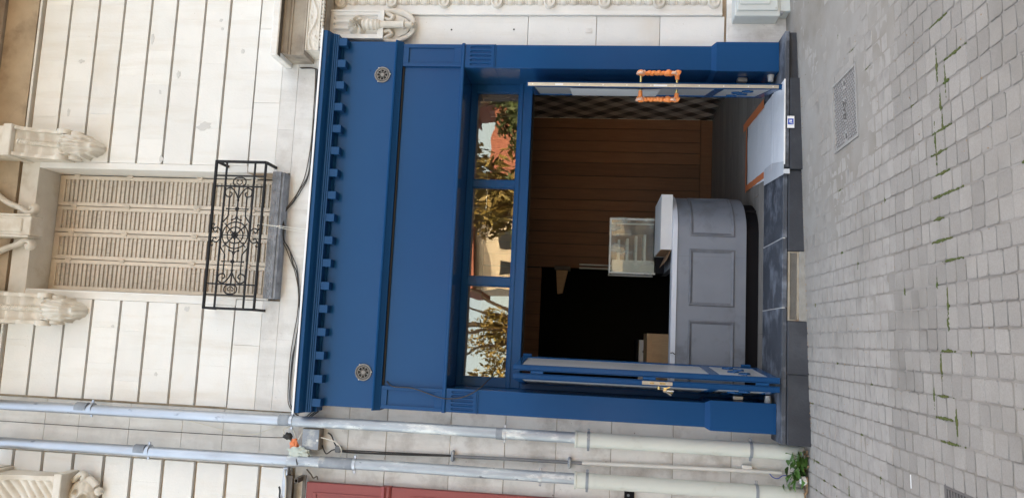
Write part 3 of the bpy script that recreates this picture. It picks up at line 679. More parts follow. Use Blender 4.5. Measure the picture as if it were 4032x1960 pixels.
# ================================================================== NEIGHBOURING BUILDING (left)
nb = thing('neighbouring_building', 'pale stone house with carved bracket left of the downpipes', 'building')
put('wall', MB().box(-9, -0.701, 0.036, 0.6, -0.4, HB), 'stone_grime', nb)
put('wall', MB().box(-9, -0.71, 0.601, 9.0, 3.2, HB).box(-9, -1.45, 0.601, 9.0, -0.4, 3.199), 'stone_plaster', nb)
put('roof', MB().prism([(-0.5, HB+0.02), (9.4, HB+0.02), (4.5, HB+2.0)], -9, -0.71), 'roof_red', nb)
zs = [0.0, 0.58, 1.01, 1.475, 1.894, 2.29, 2.72, 3.23, 3.54, 3.955]
for k in range(len(zs)-1):
    off = [-0.98, -1.05, -0.86, -0.90, -1.06, -0.9, -1.0, -0.85, -0.93][k]
    blocks(nb, [-1.495, -0.612], zs[k]+0.0022, zs[k+1]-0.0022, y0=0.0+random.uniform(-0.003, 0.003), y1=0.045, m='stone_soft', j=0.0018, c=0.003)
put('joint_mortar', B(-1.49, -0.613, 0.0055, 0.05, 0.0, 3.95), 'stone_dirty', nb)
zz = 3.955
while zz < 7.2:
    h = random.uniform(0.30, 0.52); blocks(nb, [-1.128, -0.702], zz+0.001, zz+h-0.001, y0=0.026, y1=0.045, m='stone_plaster', c=0.002); zz += h
gz = [3.97, 4.245, 4.523, 4.785, 5.062, 5.330, 5.572, 5.84, 6.11, 6.37, 6.64, 6.92]
jl = [[-1.55], [-1.36], [-1.48], [], [-1.31], [-1.50], [], [], [-1.4], [-1.6], []]
for k in range(len(gz)-1): blocks(nb, [-3.4]+jl[k]+[-1.132], gz[k]+0.014, gz[k+1]-0.014, y0=0.0, y1=0.045)
# big carved bracket, its right edge in the picture
def shell(u, v):
    # u 0 left..1 right, v 0 bottom..1 top
    x = abs(u-0.5)*2
    base = interp([(0, 0.13), (0.5, 0.16), (1.0, 0.24)], v)
    if x > 0.88 or v > 0.93: return base+0.028
    if abs(x-0.03) < 0.05: return base+0.022
    k = x*math.cos(0.5)+v*0.55
    rad = ((v*1.15-x*0.5)*7.0) % 1.0
    return base+0.022*math.sin(rad*PI)**0.7*(1-0.4*x)+0.004
bk = put('bracket', MB().relief(-1.90, -1.285, 5.845, 6.345, 90, 80, shell, 0.0), 'stone_carved', nb, smooth=True, angle=45)
put('bracket_cap', MB().box(-1.95, -1.262, -0.29, 0.02, 6.35, 6.39, c=0.005).prism([(0.0, 6.39), (-0.27, 6.39), (-0.31, 6.43), (-0.33, 6.52), (0.0, 6.52)], -1.98, -1.255), 'stone_carved', bk)
for z in range(5): put('boss', MB().ball((-1.36-0.09*z, -0.325, 6.475), 0.022, 12, 6, (1, 0.6, 1)), 'stone_carved', bk, smooth=True, angle=60)
put('bracket_foot', MB().box(-1.93, -1.255, -0.21, 0.02, 5.775, 5.842, c=0.006), 'stone_carved', bk)
def mask(u, v):
    x = (u-0.5)*2; z = (v-0.5)*2; d = math.hypot(x, z*0.85)
    if d > 1: return 0.0
    r = 0.12*math.sqrt(1-d*d)
    for (ex, ez, er, dep) in ((-0.32, 0.18, 0.16, -0.03), (0.32, 0.18, 0.16, -0.03), (0.0, -0.45, 0.26, -0.06)): 
        q = math.hypot(x-ex, z-ez)/er
        if q < 1: r += dep*(1-q*q)
        elif q < 1.45: r += 0.014*(1-abs(q-1.2)/0.25)
    r += 0.05*math.exp(-((x/0.12)**2+((z+0.02)/0.25)**2))
    return max(r, 0.0)+0.006*N(u*8, v*8, 5)
put('carved_mask', MB().relief(-1.60, -1.30, 5.575, 5.80, 56, 50, mask, -0.01), 'stone_carved', bk, smooth=True, angle=70)
sp = [(-1.33, -0.06, 5.77), (-1.29, -0.07, 5.735), (-1.265, -0.07, 5.70), (-1.285, -0.07, 5.665), (-1.31, -0.07, 5.685), (-1.31, -0.06, 5.64), (-1.335, -0.06, 5.60), (-1.36, -0.06, 5.575)]
put('scroll', MB().tube(curve(sp, 6), 0.020, 10, flat=1.5), 'stone_carved', bk, smooth=True, angle=60)
put('carved_knob', MB().ball((-1.40, -0.05, 5.555), 0.034, 12, 8), 'stone_carved', bk, smooth=True, angle=60)

# ================================================================== DOORSTEP
ds = thing('doorstep', 'dark bluestone doorstep along the foot of the blue shopfront', 'doorstep')
ST = 0.290
for a, b in ((-0.675, 0.291), (0.295, 0.800), (0.804, 1.318), (1.322, 2.362)):
    put('tread_slab', B(a, b, -0.302 if a < 1.3 else -0.335, 0.335, ST-0.035, ST-random.uniform(0, 0.002), c=0.004), 'bluestone', ds)
for x in (0.293, 0.802): put('mortar_joint', B(x-0.0035, x+0.0035, -0.303, 0.33, ST-0.02, ST+0.0006), 'mortar', ds)
for a, b, yf in ((-0.678, -0.182, -0.318), (-0.180, 0.198, -0.318), (0.708, 1.306, -0.312), (1.310, 1.998, -0.345), (2.001, 2.366, -0.300)):
    put('riser_stone', B(a, b, yf, 0.0, -0.1, ST-0.038, c=0.005), 'riser', ds)
put('step_core', B(-0.67, 2.355, -0.22, 0.30, -0.1, ST-0.040), 'mortar', ds)
# ventilation grate in the riser
vg = thing('cellar_vent', 'cream framed perforated cellar vent in the riser of the doorstep', 'vent')
put('frame', MB().box(0.202, 0.704, -0.300, -0.285, 0.236, 0.250).box(0.202, 0.704, -0.302, -0.285, 0.171, 0.186).box(0.202, 0.212, -0.300, -0.285, 0.186, 0.236).box(0.694, 0.704, -0.300, -0.285, 0.186, 0.236), 'rustcream', vg)
put('backing', B(0.205, 0.70, -0.26, -0.255, 0.12, 0.25), 'dark', vg)
gm = MB()
for k in range(-6, 52):
    x = 0.205+k*0.0105
    for dx in (0.055, -0.055):
        xa, xb = x, x+dx
        za, zb = 0.186, 0.236
        if dx < 0: xa, xb = x+0.055, x
        def clip(xa, za, xb, zb):
            lo, hi = 0.212, 0.694
            if max(xa, xb) < lo or min(xa, xb) > hi: return None
            def cl(x0, z0, x1, z1):
                if x0 < lo: t = (lo-x0)/(x1-x0); return lo, z0+(z1-z0)*t
                if x0 > hi: t = (hi-x0)/(x1-x0); return hi, z0+(z1-z0)*t
                return x0, z0
            p = cl(xa, za, xb, zb); q = cl(xb, zb, xa, za); return (*p, *q)
        c_ = clip(xa, za, xb, zb)
        if c_: gm.bar((c_[0], -0.292+(0.002 if dx > 0 else 0), c_[1]), (c_[2], -0.292+(0.002 if dx > 0 else 0), c_[3]), 0.0042, 0.002)
put('mesh_screen', gm, 'mesh_dull', vg)
put('mortar_bed', B(0.200, 0.706, -0.312, -0.22, -0.05, 0.170, c=0.004), 'mortar_old', vg)
# thin grouting strips
put('grout_edge', B(1.33, 2.36, -0.336, -0.2, ST-0.037, ST-0.0355), 'dark', ds)

# ================================================================== BLUE SHOPFRONT
sf = thing('blue_shopfront', 'dark blue painted wooden shopfront with dentil cornice and open glazed doors', 'shopfront')
YF = -0.12
def fluted_cap(u, v):
    r = 0.010
    for k in range(5):
        c_ = 0.14+0.18*k; d = abs(u-c_)/0.055
        if d < 1 and 0.10 < v < 0.82:
            e = 1.0
            if v > 0.74: e = math.sqrt(max(0, 1-((v-0.74)/0.08)**2))
            if v < 0.18: e = math.sqrt(max(0, 1-((0.18-v)/0.08)**2))
            if d < e: r -= 0.013*math.sqrt(1-(d/max(e, 1e-3))**2)
    return r
PILS = ((2.130, 2.325), (-0.605, -0.425))
for a, b in PILS:
    inner = a if a > 0 else b
    p = put('pilaster', B(a, b, YF, 0.36, 0.768, 2.765, c=0.003), 'blue', sf)
    put('fluted_cap', MB().relief(a+0.001, b-0.001, 2.512, 2.748, 90, 60, fluted_cap, YF).box(a-0.002, b+0.002, YF-0.006, 0.30, 2.500, 2.511, c=0.001), 'blue', p, smooth=True, angle=40)
    x0, x1 = (a-0.022, b+0.018) if a > 0 else (a-0.018, b+0.022)
    put('pilaster_base', MB().box(x0, x1, YF-0.042, 0.30, ST+0.001, 0.762, c=0.0015).add([(x0, YF-0.042, 0.7622), (x1, YF-0.042, 0.7622), (x1, 0.30, 0.7622), (x0, 0.30, 0.7622), (a-0.0005, YF-0.0005, 0.797), (b+0.0005, YF-0.0005, 0.797), (b+0.0005, 0.30, 0.797), (a-0.0005, 0.30, 0.797)], [(3, 2, 1, 0), (4, 5, 6, 7), (0, 1, 5, 4), (1, 2, 6, 5), (2, 3, 7, 6), (3, 0, 4, 7)]), 'blue', p)
    # small lamp box and stopper near the floor of the reveal
    s = -1 if a > 0 else 1
    xr = inner+s*0.022
    put('wall_socket', MB().box(min(xr, xr+s*0.035), max(xr, xr+s*0.035), -0.03, 0.03, 0.50, 0.575, c=0.006), 'chrome', p)
    put('door_stop', MB().tube([(xr+s*0.0, -0.08, 0.335), (xr+s*0.05, -0.08, 0.335)], [0.026, 0.019], 14), 'white_plastic', p, smooth=True)
# the wide fascia over the opening with its end panels
for a, b in ((2.140, 2.326), (-0.607, -0.432)):
    ep = put('end_panel', MB().box(a, a+0.030, YF-0.004, 0.0, 2.778, 3.262, c=0.002).box(b-0.030, b, YF-0.004, 0.0, 2.778, 3.262, c=0.002).box(a+0.030, b-0.030, YF-0.004, 0.0, 3.215, 3.262, c=0.002).box(a+0.030, b-0.030, YF-0.004, 0.0, 2.778, 2.838, c=0.002), 'blue', sf)
    put('panel_field', B(a+0.028, b-0.028, YF+0.010, 0.0, 2.83, 3.22), 'blue', ep)
put('fascia', B(-0.4315, 2.1395, YF+0.022, 0.0, 2.770, 3.262), 'blue', sf)
put('shadow_gap', B(-0.428, 2.136, YF+0.010, YF+0.0215, 3.247, 3.262), 'dark', sf)
put('lower_lip', MB().prism([(YF-0.016, 2.750), (YF-0.020, 2.757), (YF-0.020, 2.771), (YF-0.012, 2.777), (0.0, 2.777), (0.0, 2.750)], -0.611, 2.330), 'blue', sf)
put('soffit_board', B(-0.424, 2.129, YF+0.0, 0.33, 2.752, 2.7695), 'blue', sf)
put('soffit_back', B(-0.607, 2.327, 0.001, 0.40, 2.771, 3.80), 'dark', sf)
put('band_moulding', MB().prism([(0.0, 3.264), (YF-0.004, 3.264), (YF-0.010, 3.272), (YF-0.040, 3.300), (YF-0.048, 3.303), (YF-0.052, 3.312), (YF-0.046, 3.320), (YF-0.002, 3.3265), (0.0, 3.3265)], -0.622, 2.342), 'blue', sf)
put('frieze', B(-0.612, 2.346, YF, 0.0, 3.3272, 3.80, c=0.001), 'blue', sf)
# cornice
cprof = [(0.0, 3.767), (YF-0.012, 3.767), (YF-0.012, 3.785), (YF-0.082, 3.785), (YF-0.082, 3.798), (YF-0.090, 3.799), (YF-0.090, 3.811), (YF-0.100, 3.812), (YF-0.100, 3.824),
         (YF-0.112, 3.829), (YF-0.140, 3.836), (YF-0.160, 3.846), (YF-0.170, 3.852), (YF-0.170, 3.884), (YF-0.176, 3.886), (YF-0.176, 3.896), (0.0, 3.905)]
co = put('cornice', MB().prism(cprof, -0.66, 2.372), 'blue', sf)
put('flashing', MB().prism([(YF-0.184, 3.884), (YF-0.182, 3.8995), (0.0, 3.909), (0.0, 3.9065), (YF-0.1775, 3.8972), (YF-0.1775, 3.884)], -0.668, 2.380), 'label_white', co)
den = MB().box(-0.031, 0.031, -0.0395, 0.0395, -0.034, 0.034, c=0.002).mesh('dentil'); den.materials.append(M['blue'])
for k in range(17): inst('dentil', den, (-0.585+0.181*k, YF-0.0400, 3.7500), co)
put('dentil_board', B(-0.612, 2.346, YF-0.012, -0.001, 3.700, 3.7665), 'blue', co) if False else None
# round vents in the frieze
def vent(cx, cz):
    o = put('round_vent', MB().disc((cx, cz), 0.060, YF-0.0025, YF-0.0006, 36), 'dark', sf)
    g = MB(); y = YF-0.006
    for r, t in ((0.061, 0.0055), (0.044, 0.0028), (0.012, 0.003)):
        g.tube([(cx+r*math.cos(a*PI/20), y, cz+r*math.sin(a*PI/20)) for a in range(41)], t, 6, cap=False)
    for a in range(32):
        t = a*PI/16; g.bar((cx+0.044*math.cos(t), y, cz+0.044*math.sin(t)), (cx+0.060*math.cos(t+0.12), y, cz+0.060*math.sin(t+0.12)), 0.0035, 0.004)
    for a in range(8):
        t = a*PI/4
        for s in (-0.38, 0.38):
            g.bar((cx+0.013*math.cos(t), y, cz+0.013*math.sin(t)), (cx+0.044*math.cos(t+s), y, cz+0.044*math.sin(t+s)), 0.0032, 0.004)
            g.bar((cx+0.028*math.cos(t), y, cz+0.028*math.sin(t)), (cx+0.028*math.cos(t+PI/4), y, cz+0.028*math.sin(t+PI/4)), 0.0028, 0.004)
    g.disc((cx, cz), 0.013, y-0.003, y+0.003, 12)
    put('grille', g, 'mesh', o)
    s = MB()
    for a in (R(30), R(150), R(275)): s.ball((cx+0.066*math.cos(a), y, cz+0.066*math.sin(a)), 0.006, 8, 5)
    put('screw', s, 'chrome', o, smooth=True)
vent(2.063, 3.425); vent(-0.338, 3.415)
put('screw_head', MB().ball((2.10, YF-0.002, 3.53), 0.005, 8, 5), 'blue', sf, smooth=True)

# fanlight and frame, set back
YW = 0.300
fl = put('fanlight_frame', MB().box(-0.424, 2.129, YW-0.02, YW+0.05, 2.702, 2.751, c=0.002).box(-0.424, -0.353, YW-0.0195, YW+0.05, 2.337, 2.7015, c=0.002).box(2.061, 2.129, YW-0.0195, YW+0.05, 2.337, 2.7015, c=0.002), 'blue', sf)
for a, b in ((0.404, 0.476), (1.233, 1.297)): put('mullion', B(a, b, YW-0.019, YW+0.05, 2.337, 2.7015, c=0.003), 'blue', fl)
put('door_head', MB().box(-0.424, 2.129, YW-0.045, YW+0.05, 2.222, 2.336, c=0.003).box(-0.424, 2.129, YW-0.055, YW-0.046, 2.300, 2.325, c=0.002), 'blue', sf)
for a, b in ((-0.353, 0.404), (0.476, 1.233), (1.297, 2.061)):
    pa = put('pane', B(a+0.001, b-0.001, YW+0.012, YW+0.018, 2.338, 2.701), 'glass', fl)
    put('glazing_bead', MB().box(a, b, YW-0.004, YW+0.011, 2.3385, 2.346).box(a, b, YW-0.004, YW+0.011, 2.693, 2.7005).box(a, a+0.008, YW-0.004, YW+0.011, 2.346, 2.693).box(b-0.008, b, YW-0.004, YW+0.011, 2.346, 2.693), 'blue', fl)
put('door_jamb', B(-0.424, -0.372, YW-0.04, YW+0.05, ST+0.002, 2.2215, c=0.002), 'blue', sf)
put('door_jamb', B(2.075, 2.129, YW-0.04, YW+0.05, ST+0.002, 2.2215, c=0.002), 'blue', sf)
put('head_gasket', B(-0.37, 2.074, YW+0.0, YW+0.03, 2.208, 2.2215), 'dark', sf)

# door leaves, built in their own frame: length along +X (hinge at 0, tip at L), thickness along Y, then placed
def leaf(L, hinge, tip, lock, z0=0.335, z1=2.205, side=1):
    th = 0.034
    d = Vector((tip[0]-hinge[0], tip[1]-hinge[1], 0)); ang = math.atan2(d.y, d.x)
    mt = Matrix.Translation((hinge[0], hinge[1], 0)) @ Matrix.Rotation(ang, 4, 'Z')
    def pl(name, mb, m, parent, **k):
        o = put(name, mb, m, parent, **k); return o
    st = 0.052
    f = MB().box(0, st, -th/2, th/2, z0, z1, c=0.002).box(L-st, L, -th/2, th/2, z0, z1, c=0.002)
    f.box(st, L-st, -th/2+0.001, th/2-0.001, z1-st, z1, c=0.002).box(st, L-st, -th/2+0.001, th/2-0.001, z0, z0+0.06, c=0.002).box(st, L-st, -th/2+0.001, th/2-0.001, 0.735, 0.80, c=0.002)
    dl = put('door_leaf', f, 'blue', sf); dl.matrix_world = mt
    put('glazing', B(st, L-st, -0.008, 0.008, 0.80, z1-st), 'film', dl)  # pale grey stands for light reflected in the pane
    put('kick_panel', B(st, L-st, -0.010, 0.010, z0+0.06, 0.735), 'film', dl)
    lip = MB().box(L-0.012, L+0.010, -th/2-0.0035, -th/2-0.0005, z0, z1).box(L-0.012, L+0.010, th/2+0.0005, th/2+0.0035, z0, z1)
    put('edge_lip', lip, 'blue', dl)
    orn = MB()
    for s in (-1, 1):
        for k in range(4):
            cx = 0.16+0.12*k; cz = 0.56+0.03*(-1)**k
            orn.tube([(cx+0.045*(1-t/14)*math.cos(t*0.62), s*0.014, cz+0.055*(1-t/14)*math.sin(t*0.62)) for t in range(13)], 0.010, 6)
    put('scroll_ornament', orn, 'blue', dl, smooth=True)
    return dl, mt
LW = 0.735
def hyp(h, t):
    d = Vector((t[0]-h[0], t[1]-h[1])); return d.length
# right leaf
hR, tR = (2.052, 0.262), (1.889, -0.450)
dlR, mR = leaf(hyp(hR, tR), hR, tR, True)
LR = hyp(hR, tR)
put('lock_strip', MB().box(LR+0.0005, LR+0.004, -0.012, 0.012, 0.36, 2.195), 'chrome', dlR)
rv = MB()
for k in range(11): rv.ball((LR+0.004, 0, 0.40+k*0.176), 0.005, 8, 4, (0.5, 1, 1))
rv.box(LR+0.004, LR+0.0055, -0.006, 0.006, 1.16, 1.26); rv.box(LR+0.004, LR+0.0055, -0.006, 0.006, 1.93, 1.99)
put('rivet', rv, 'label_white', dlR, smooth=True)
put('paper_sheet', B(0.10, LR-0.06, -0.0235, -0.0225, 1.20, 1.88), 'paper', dlR)
for s in (-1, 1):
    hx = LR-0.055
    hd = put('pull_handle', MB().tube(curve([(hx, s*0.022, 1.352), (hx, s*0.09, 1.352)], 2), 0.0095, 12).tube(curve([(hx, s*0.022, 1.085), (hx, s*0.09, 1.085)], 2), 0.0095, 12).tube([(hx, s*0.095, 1.345), (hx, s*0.095, 1.09)], 0.012, 12), 'brass', dlR, smooth=True)
    wr = MB(); pts = []; rr = []
    for k in range(61):
        t = k/60; z = lerp(1.368, 1.068, t)
        pts.append((hx+0.003*math.sin(k*1.3), s*0.096+0.003*math.sin(k*0.9), z)); rr.append(0.0165+0.0012*math.sin(k*0.45)+0.0045*N(k*0.16, s*3.0)+0.0012*N(k*0.9, 4.0)+(0.007*math.exp(-((t-0.06)/0.05)**2)+0.008*math.exp(-((t-0.72)/0.06)**2)+0.006*math.exp(-((t-0.95)/0.05)**2)))
    wr.tube(pts, rr, 12)
    wr.tube([(hx, s*0.05, 1.083), (hx, s*0.075, 1.085), (hx, s*0.096, 1.087)], [0.0155, 0.017, 0.02], 12)
    if s < 0: wr.tube([(hx, s*0.035, 1.352), (hx, s*0.075, 1.352), (hx, s*0.096, 1.35)], [0.0145, 0.017, 0.02], 12)
    put('orange_wrapping', wr, 'orange', hd, smooth=True, angle=70)
    for zc in (1.352, 1.11):
        lo = MB(); lo.tube([(hx+0.024*math.cos(a*PI/8), s*0.097+0.010*math.sin(a*3.0), zc+0.024*math.sin(a*PI/8)) for a in range(17)], [0.009+0.003*math.sin(a*2.1) for a in range(17)], 8)
        put('cloudy_wrapping', lo, 'clearwrap', hd, smooth=True, angle=70)
# left pair, folded against each other
hB_, tB = (-0.372, 0.262), (-0.286, -0.450)
hA, tA = (-0.176, 0.262), (-0.224, -0.450)
dlA, mA = leaf(hyp(hA, tA), hA, tA, False)
dlB, mB_ = leaf(hyp(hB_, tB), hB_, tB, False)
LA = hyp(hA, tA); LB = hyp(hB_, tB)
for z in (2.02, 1.22, 0.44):
    hg = MB(); hg.tube([(-0.253, -0.448, z-0.03), (-0.253, -0.448, z+0.06)], 0.011, 10); hg.box(-0.262, -0.24, -0.447, -0.437, z-0.03, z+0.012); hg.box(-0.266, -0.245, -0.447, -0.437, z+0.014, z+0.06)
    put('leaf_hinge', hg, 'blue', sf, smooth=True, angle=40)
kn = MB()
for z in (0.40, 2.13): kn.tube([(LA*0.02, 0.026, z), (LA*0.02, 0.026, z+0.07)], 0.013, 10)
put('pivot', kn, 'blue', dlA, smooth=True)
put('lock_plate', B(LB+0.0005, LB+0.004, -0.0125, 0.0125, 1.072, 1.285), 'chrome', dlB)
put('lock_slot', MB().box(LB+0.004, LB+0.0052, -0.005, 0.005, 1.12, 1.16).box(LB+0.004, LB+0.0052, -0.004, 0.004, 1.20, 1.23), 'brass', dlB)

# keys hanging from the left leaf
kb = thing('key_bunch', 'bunch of keys hanging in the lock of the folded left door', 'keys')
kx, ky, kz = -0.318, -0.43, 1.150
put('lock_cylinder', MB().tube([(kx+0.012, ky+0.02, kz+0.012), (kx-0.012, ky+0.02, kz+0.012)], 0.012, 12), 'brass', kb, smooth=True)
put('key_ring', MB().tube([(kx-0.008, ky+0.012*math.cos(a*PI/8), kz-0.015+0.014*math.sin(a*PI/8)) for a in range(17)], 0.0018, 6, cap=False), 'chrome', kb, smooth=True)
put('key_tag', B(kx-0.022, kx-0.016, ky-0.014, ky+0.014, kz-0.090, kz-0.040, c=0.002), 'label_white', kb)
for a, m_ in ((-0.35, 'brass'), (0.05, 'chrome'), (0.45, 'chrome'), (0.25, 'brass')):
    k_ = MB().disc((0, -0.006), 0.011, -0.0012, 0.0012, 14).box(-0.0035, 0.0035, -0.001, 0.001, -0.065, -0.015).box(0.0035, 0.0065, -0.001, 0.001, -0.062, -0.045)
    k_.xf(Matrix.Translation((kx-0.012-0.01*a, ky-0.004+0.01*a, kz-0.022)) @ Matrix.Rotation(a*1.3, 4, 'Y') @ Matrix.Rotation(0.5*a, 4, 'X'))
    put('key', k_, m_, kb)

# ================================================================== SHOP INTERIOR
FX0, FX1, FY0, FY1, FZ, CZ = -1.3, 2.70, 0.336, 3.18, 0.2895, 3.0
fl_ = struct(put('shop_floor', B(FX0, FX1, FY0, FY1, 0.20, FZ-0.012), 'dark'))
nfl = 15
for k in range(nfl):
    wv = (FY1-FY0)/nfl; y = FY0+k*wv; cuts = [FX0, random.uniform(-0.4, 0.5), random.uniform(1.2, 2.2), FX1]
    for a, b in zip(cuts[:-1], cuts[1:]): put('floor_plank', B(a+0.001, b-0.001, y+0.0008, y+wv-0.0008, FZ-0.011, FZ-random.uniform(0, 0.0008), c=0.0015), 'floorwood', fl_)
struct(put('shop_ceiling', B(FX0, FX1, 0.42, FY1, CZ, CZ+0.1), 'ceiling'))
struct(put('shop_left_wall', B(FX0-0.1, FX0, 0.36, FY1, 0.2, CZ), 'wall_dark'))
struct(put('shop_front_wall', MB().box(FX0, -0.43, 0.37, 0.47, 0.28, CZ).box(2.135, FX1, 0.37, 0.47, 0.28, CZ).box(-0.43, 2.135, 0.405, 0.47, 2.772, CZ), 'ceiling'))
# right wall with diamond tiles
rw = struct(put('shop_side_wall', B(FX1, FX1+0.1, 0.37, FY1, 0.2, CZ), 'grout'))
TH_, TW_ = 0.178, 0.172       # diamond height and width
tms = {}
for kind in ('tile_dark', 'tile_mid', 'tile_light'):
    g_ = 0.0022
    mb = MB().prism([(-TW_/2+g_*0.6, 0), (0, -TH_/2+g_*1.6), (TW_/2-g_*0.6, 0), (0, TH_/2-g_*1.6)], -0.006, 0.0, 'x')
    me = mb.mesh('tile'); me.materials.append(M[kind]); tms[kind] = me
tiles = []
nr = int((CZ-FZ)/(TH_/2))+1; nc = int((FY1-0.5)/TW_)+1
for r in range(nr):
    for c in range(nc+1):
        y = FY1-0.06-c*TW_-(TW_/2 if r % 2 else 0); z = FZ+TH_/2+0.02+r*TH_/2
        if y < 0.60 or z > CZ-TH_/2: continue
        kind = ('tile_dark' if c % 2 == 0 else 'tile_light') if r % 2 == 0 else 'tile_mid'
        if r % 4 == 2 : kind = 'tile_light' if c % 2 == 0 else 'tile_dark'
        tiles.append((y < 1.2 or z > 2.6, y, z, kind))
tiles.sort(key=lambda t: (t[0], -t[1]))
rest = MB()
for k, (_, y, z, kind) in enumerate(tiles):
    if k < 300: inst('tile', tms[kind], (FX1-0.0005, y, z), rw)
    else:
        rest.prism([(y-TW_/2+0.0013, z), (y, z-TH_/2+0.0035), (y+TW_/2-0.0013, z), (y, z+TH_/2-0.0035)], FX1-0.0065, FX1-0.0005, 'x')
if rest.v: stuff(put('tiles_rest', rest, 'tile_mid', rw))
# back wall of brown planks with a dark opening
OX0, OX1, OZ1 = -0.55, 0.845, 2.28
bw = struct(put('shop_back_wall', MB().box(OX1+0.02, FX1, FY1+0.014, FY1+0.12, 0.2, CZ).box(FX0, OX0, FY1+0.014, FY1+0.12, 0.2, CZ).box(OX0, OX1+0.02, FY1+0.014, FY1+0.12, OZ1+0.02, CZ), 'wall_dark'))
x = FX1
while x > FX0+0.02:
    wv = random.uniform(0.125, 0.165); a, b = max(FX0, x-wv), x
    if b < OX1+0.02 and a > OX0-0.05: put('plank', B(a+0.0015, b-0.0015, FY1, FY1+0.013, OZ1, CZ, c=0.002), 'wood', bw)
    elif a < OX1 < b:
        put('plank', B(OX1, b-0.0015, FY1, FY1+0.013, FZ+0.10, CZ, c=0.002), 'wood', bw)
    else: put('plank', B(a+0.003, b-0.003, FY1+random.uniform(0, 0.002), FY1+0.013, FZ+0.14, CZ, c=0.002), 'wood', bw)
    x -= wv
put('baseboard', B(OX1, FX1-0.008, FY1-0.012, FY1+0.012, FZ, FZ+0.137, c=0.003), 'wood', bw)
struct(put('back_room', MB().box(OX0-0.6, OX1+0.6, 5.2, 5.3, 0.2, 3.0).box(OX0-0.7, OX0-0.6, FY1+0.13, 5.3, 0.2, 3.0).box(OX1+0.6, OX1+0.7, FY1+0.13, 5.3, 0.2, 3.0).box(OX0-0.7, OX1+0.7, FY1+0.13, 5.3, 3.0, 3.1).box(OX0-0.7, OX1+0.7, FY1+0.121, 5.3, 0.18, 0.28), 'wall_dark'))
# pale wall lamp bracket in the opening, rails
wl = thing('ventilation_hood', 'small pale tapered hood on the wall beside the dark doorway', 'hood')
put('body', MB().prism([(0.52, 2.075), (0.83, 2.10), (0.83, 1.955), (0.53, 2.015)], 3.02, 3.165, 'y'), 'oak', wl)
put('back_plate', B(0.80, 0.845, 3.00, 3.179, 1.93, 2.12, c=0.004), 'steel', wl)
rl = thing('white_shelf_rail', 'white metal shelf rails on the planks beside the dark doorway', 'rail')
put('rail', MB().box(0.835, 0.85, 3.10, 3.178, 1.42, 1.83), 'white_plastic', rl); put('rail', MB().box(0.875, 0.89, 3.10, 3.178, 1.42, 1.83), 'white_plastic', rl)

# counter: curved to the right
ct = thing('counter', 'grey panelled shop counter with rounded right end and black plinth', 'counter')
YC = 0.462; RX, RY = 0.375, 0.56; XC = 0.935
def cpath(off, n=18, x0=-0.95):
    pts = [(x0, YC+off), (XC, YC+off)]
    for k in range(1, n+1):
        a = k/n*PI/2; pts.append((XC+(RX-off)*math.sin(a), YC+RY-(RY-off)*math.cos(a)))
    pts.append((XC+RX-off, 1.35)); return pts
def sweep(off0, off1, z0, z1, x0=-0.95):
    o_ = cpath(off0, x0=x0); i_ = cpath(off1, x0=x0); n = len(o_); vs_ = []; fs = []
    for (a, b) in zip(o_, i_): vs_ += [(a[0], a[1], z0), (a[0], a[1], z1), (b[0], b[1], z1), (b[0], b[1], z0)]
    for k in range(n-1):
        for q in range(4): fs.append((k*4+q, (k+1)*4+q, (k+1)*4+(q+1) % 4, k*4+(q+1) % 4))
    fs += [(0, 1, 2, 3), tuple((n-1)*4+q for q in (3, 2, 1, 0))]
    return MB().add(vs_, fs)
put('front', sweep(0.0, 0.03, 0.398, 0.962), 'counter', ct, smooth=True, angle=30)
put('plinth', sweep(0.045, 0.07, FZ, 0.397), 'plinth', ct, smooth=True, angle=30)
put('worktop', sweep(-0.012, 0.13, 0.963, 1.004), 'counter_top', ct, smooth=True, angle=30)
put('inner_shelf', B(0.64, 1.175, 0.595, 1.50, 0.955, 1.003), 'counter_dark', ct)
put('inner_body', MB().box(0.66, 1.16, 0.62, 1.48, FZ, 0.954), 'plinth', ct)
put('seam', B(0.7285, 0.7305, YC-0.0006, YC+0.001, 0.40, 0.96), 'counter_dark', ct)
def frame_pts(u0, u1, z0, z1, off):
    return [(u0, z0), (u1, z0), (u1, z1), (u0, z1)]
path = cpath(0.0); cum = [0.0]
for a, b in zip(path[:-1], path[1:]): cum.append(cum[-1]+math.hypot(b[0]-a[0], b[1]-a[1]))
def on_path(s, off):
    for k in range(len(cum)-1):
        if s <= cum[k+1] or k == len(cum)-2:
            t = (s-cum[k])/(cum[k+1]-cum[k]); a, b = Vector(path[k]), Vector(path[k+1]); p = a.lerp(b, t); d = (b-a).normalized(); return p.x+d.y*off, p.y-d.x*off
def panel(s0, s1, z0, z1):
    W = 0.030
    prof = [(0, 0.0), (0.004, 0.009), (0.012, 0.012), (0.019, 0.006), (0.026, 0.004), (W, 0.0)]
    m_ = MB(); ns = 14
    loops = []
    for (ins, out) in prof:
        lp = []
        for k in range(ns+1): lp.append((lerp(s0+ins, s1-ins, k/ns), z0+ins))
        for k in range(1, ns+1): lp.append((s1-ins, lerp(z0+ins, z1-ins, k/ns)))
        for k in range(1, ns+1): lp.append((lerp(s1-ins, s0+ins, k/ns), z1-ins))
        for k in range(1, ns): lp.append((s0+ins, lerp(z1-ins, z0+ins, k/ns)))
        loops.append([(*on_path(s, out+0.0008), z) for s, z in lp])
    n = len(loops[0]); vs_ = [p for l in loops for p in l]; fs = []
    for a in range(len(loops)-1):
        for k in range(n): fs.append((a*n+k, a*n+(k+1) % n, (a+1)*n+(k+1) % n, (a+1)*n+k))
    pf = put('panel_moulding', m_.add(vs_, fs), 'counter_dark', ct, smooth=True, angle=35)
S0 = 0.95
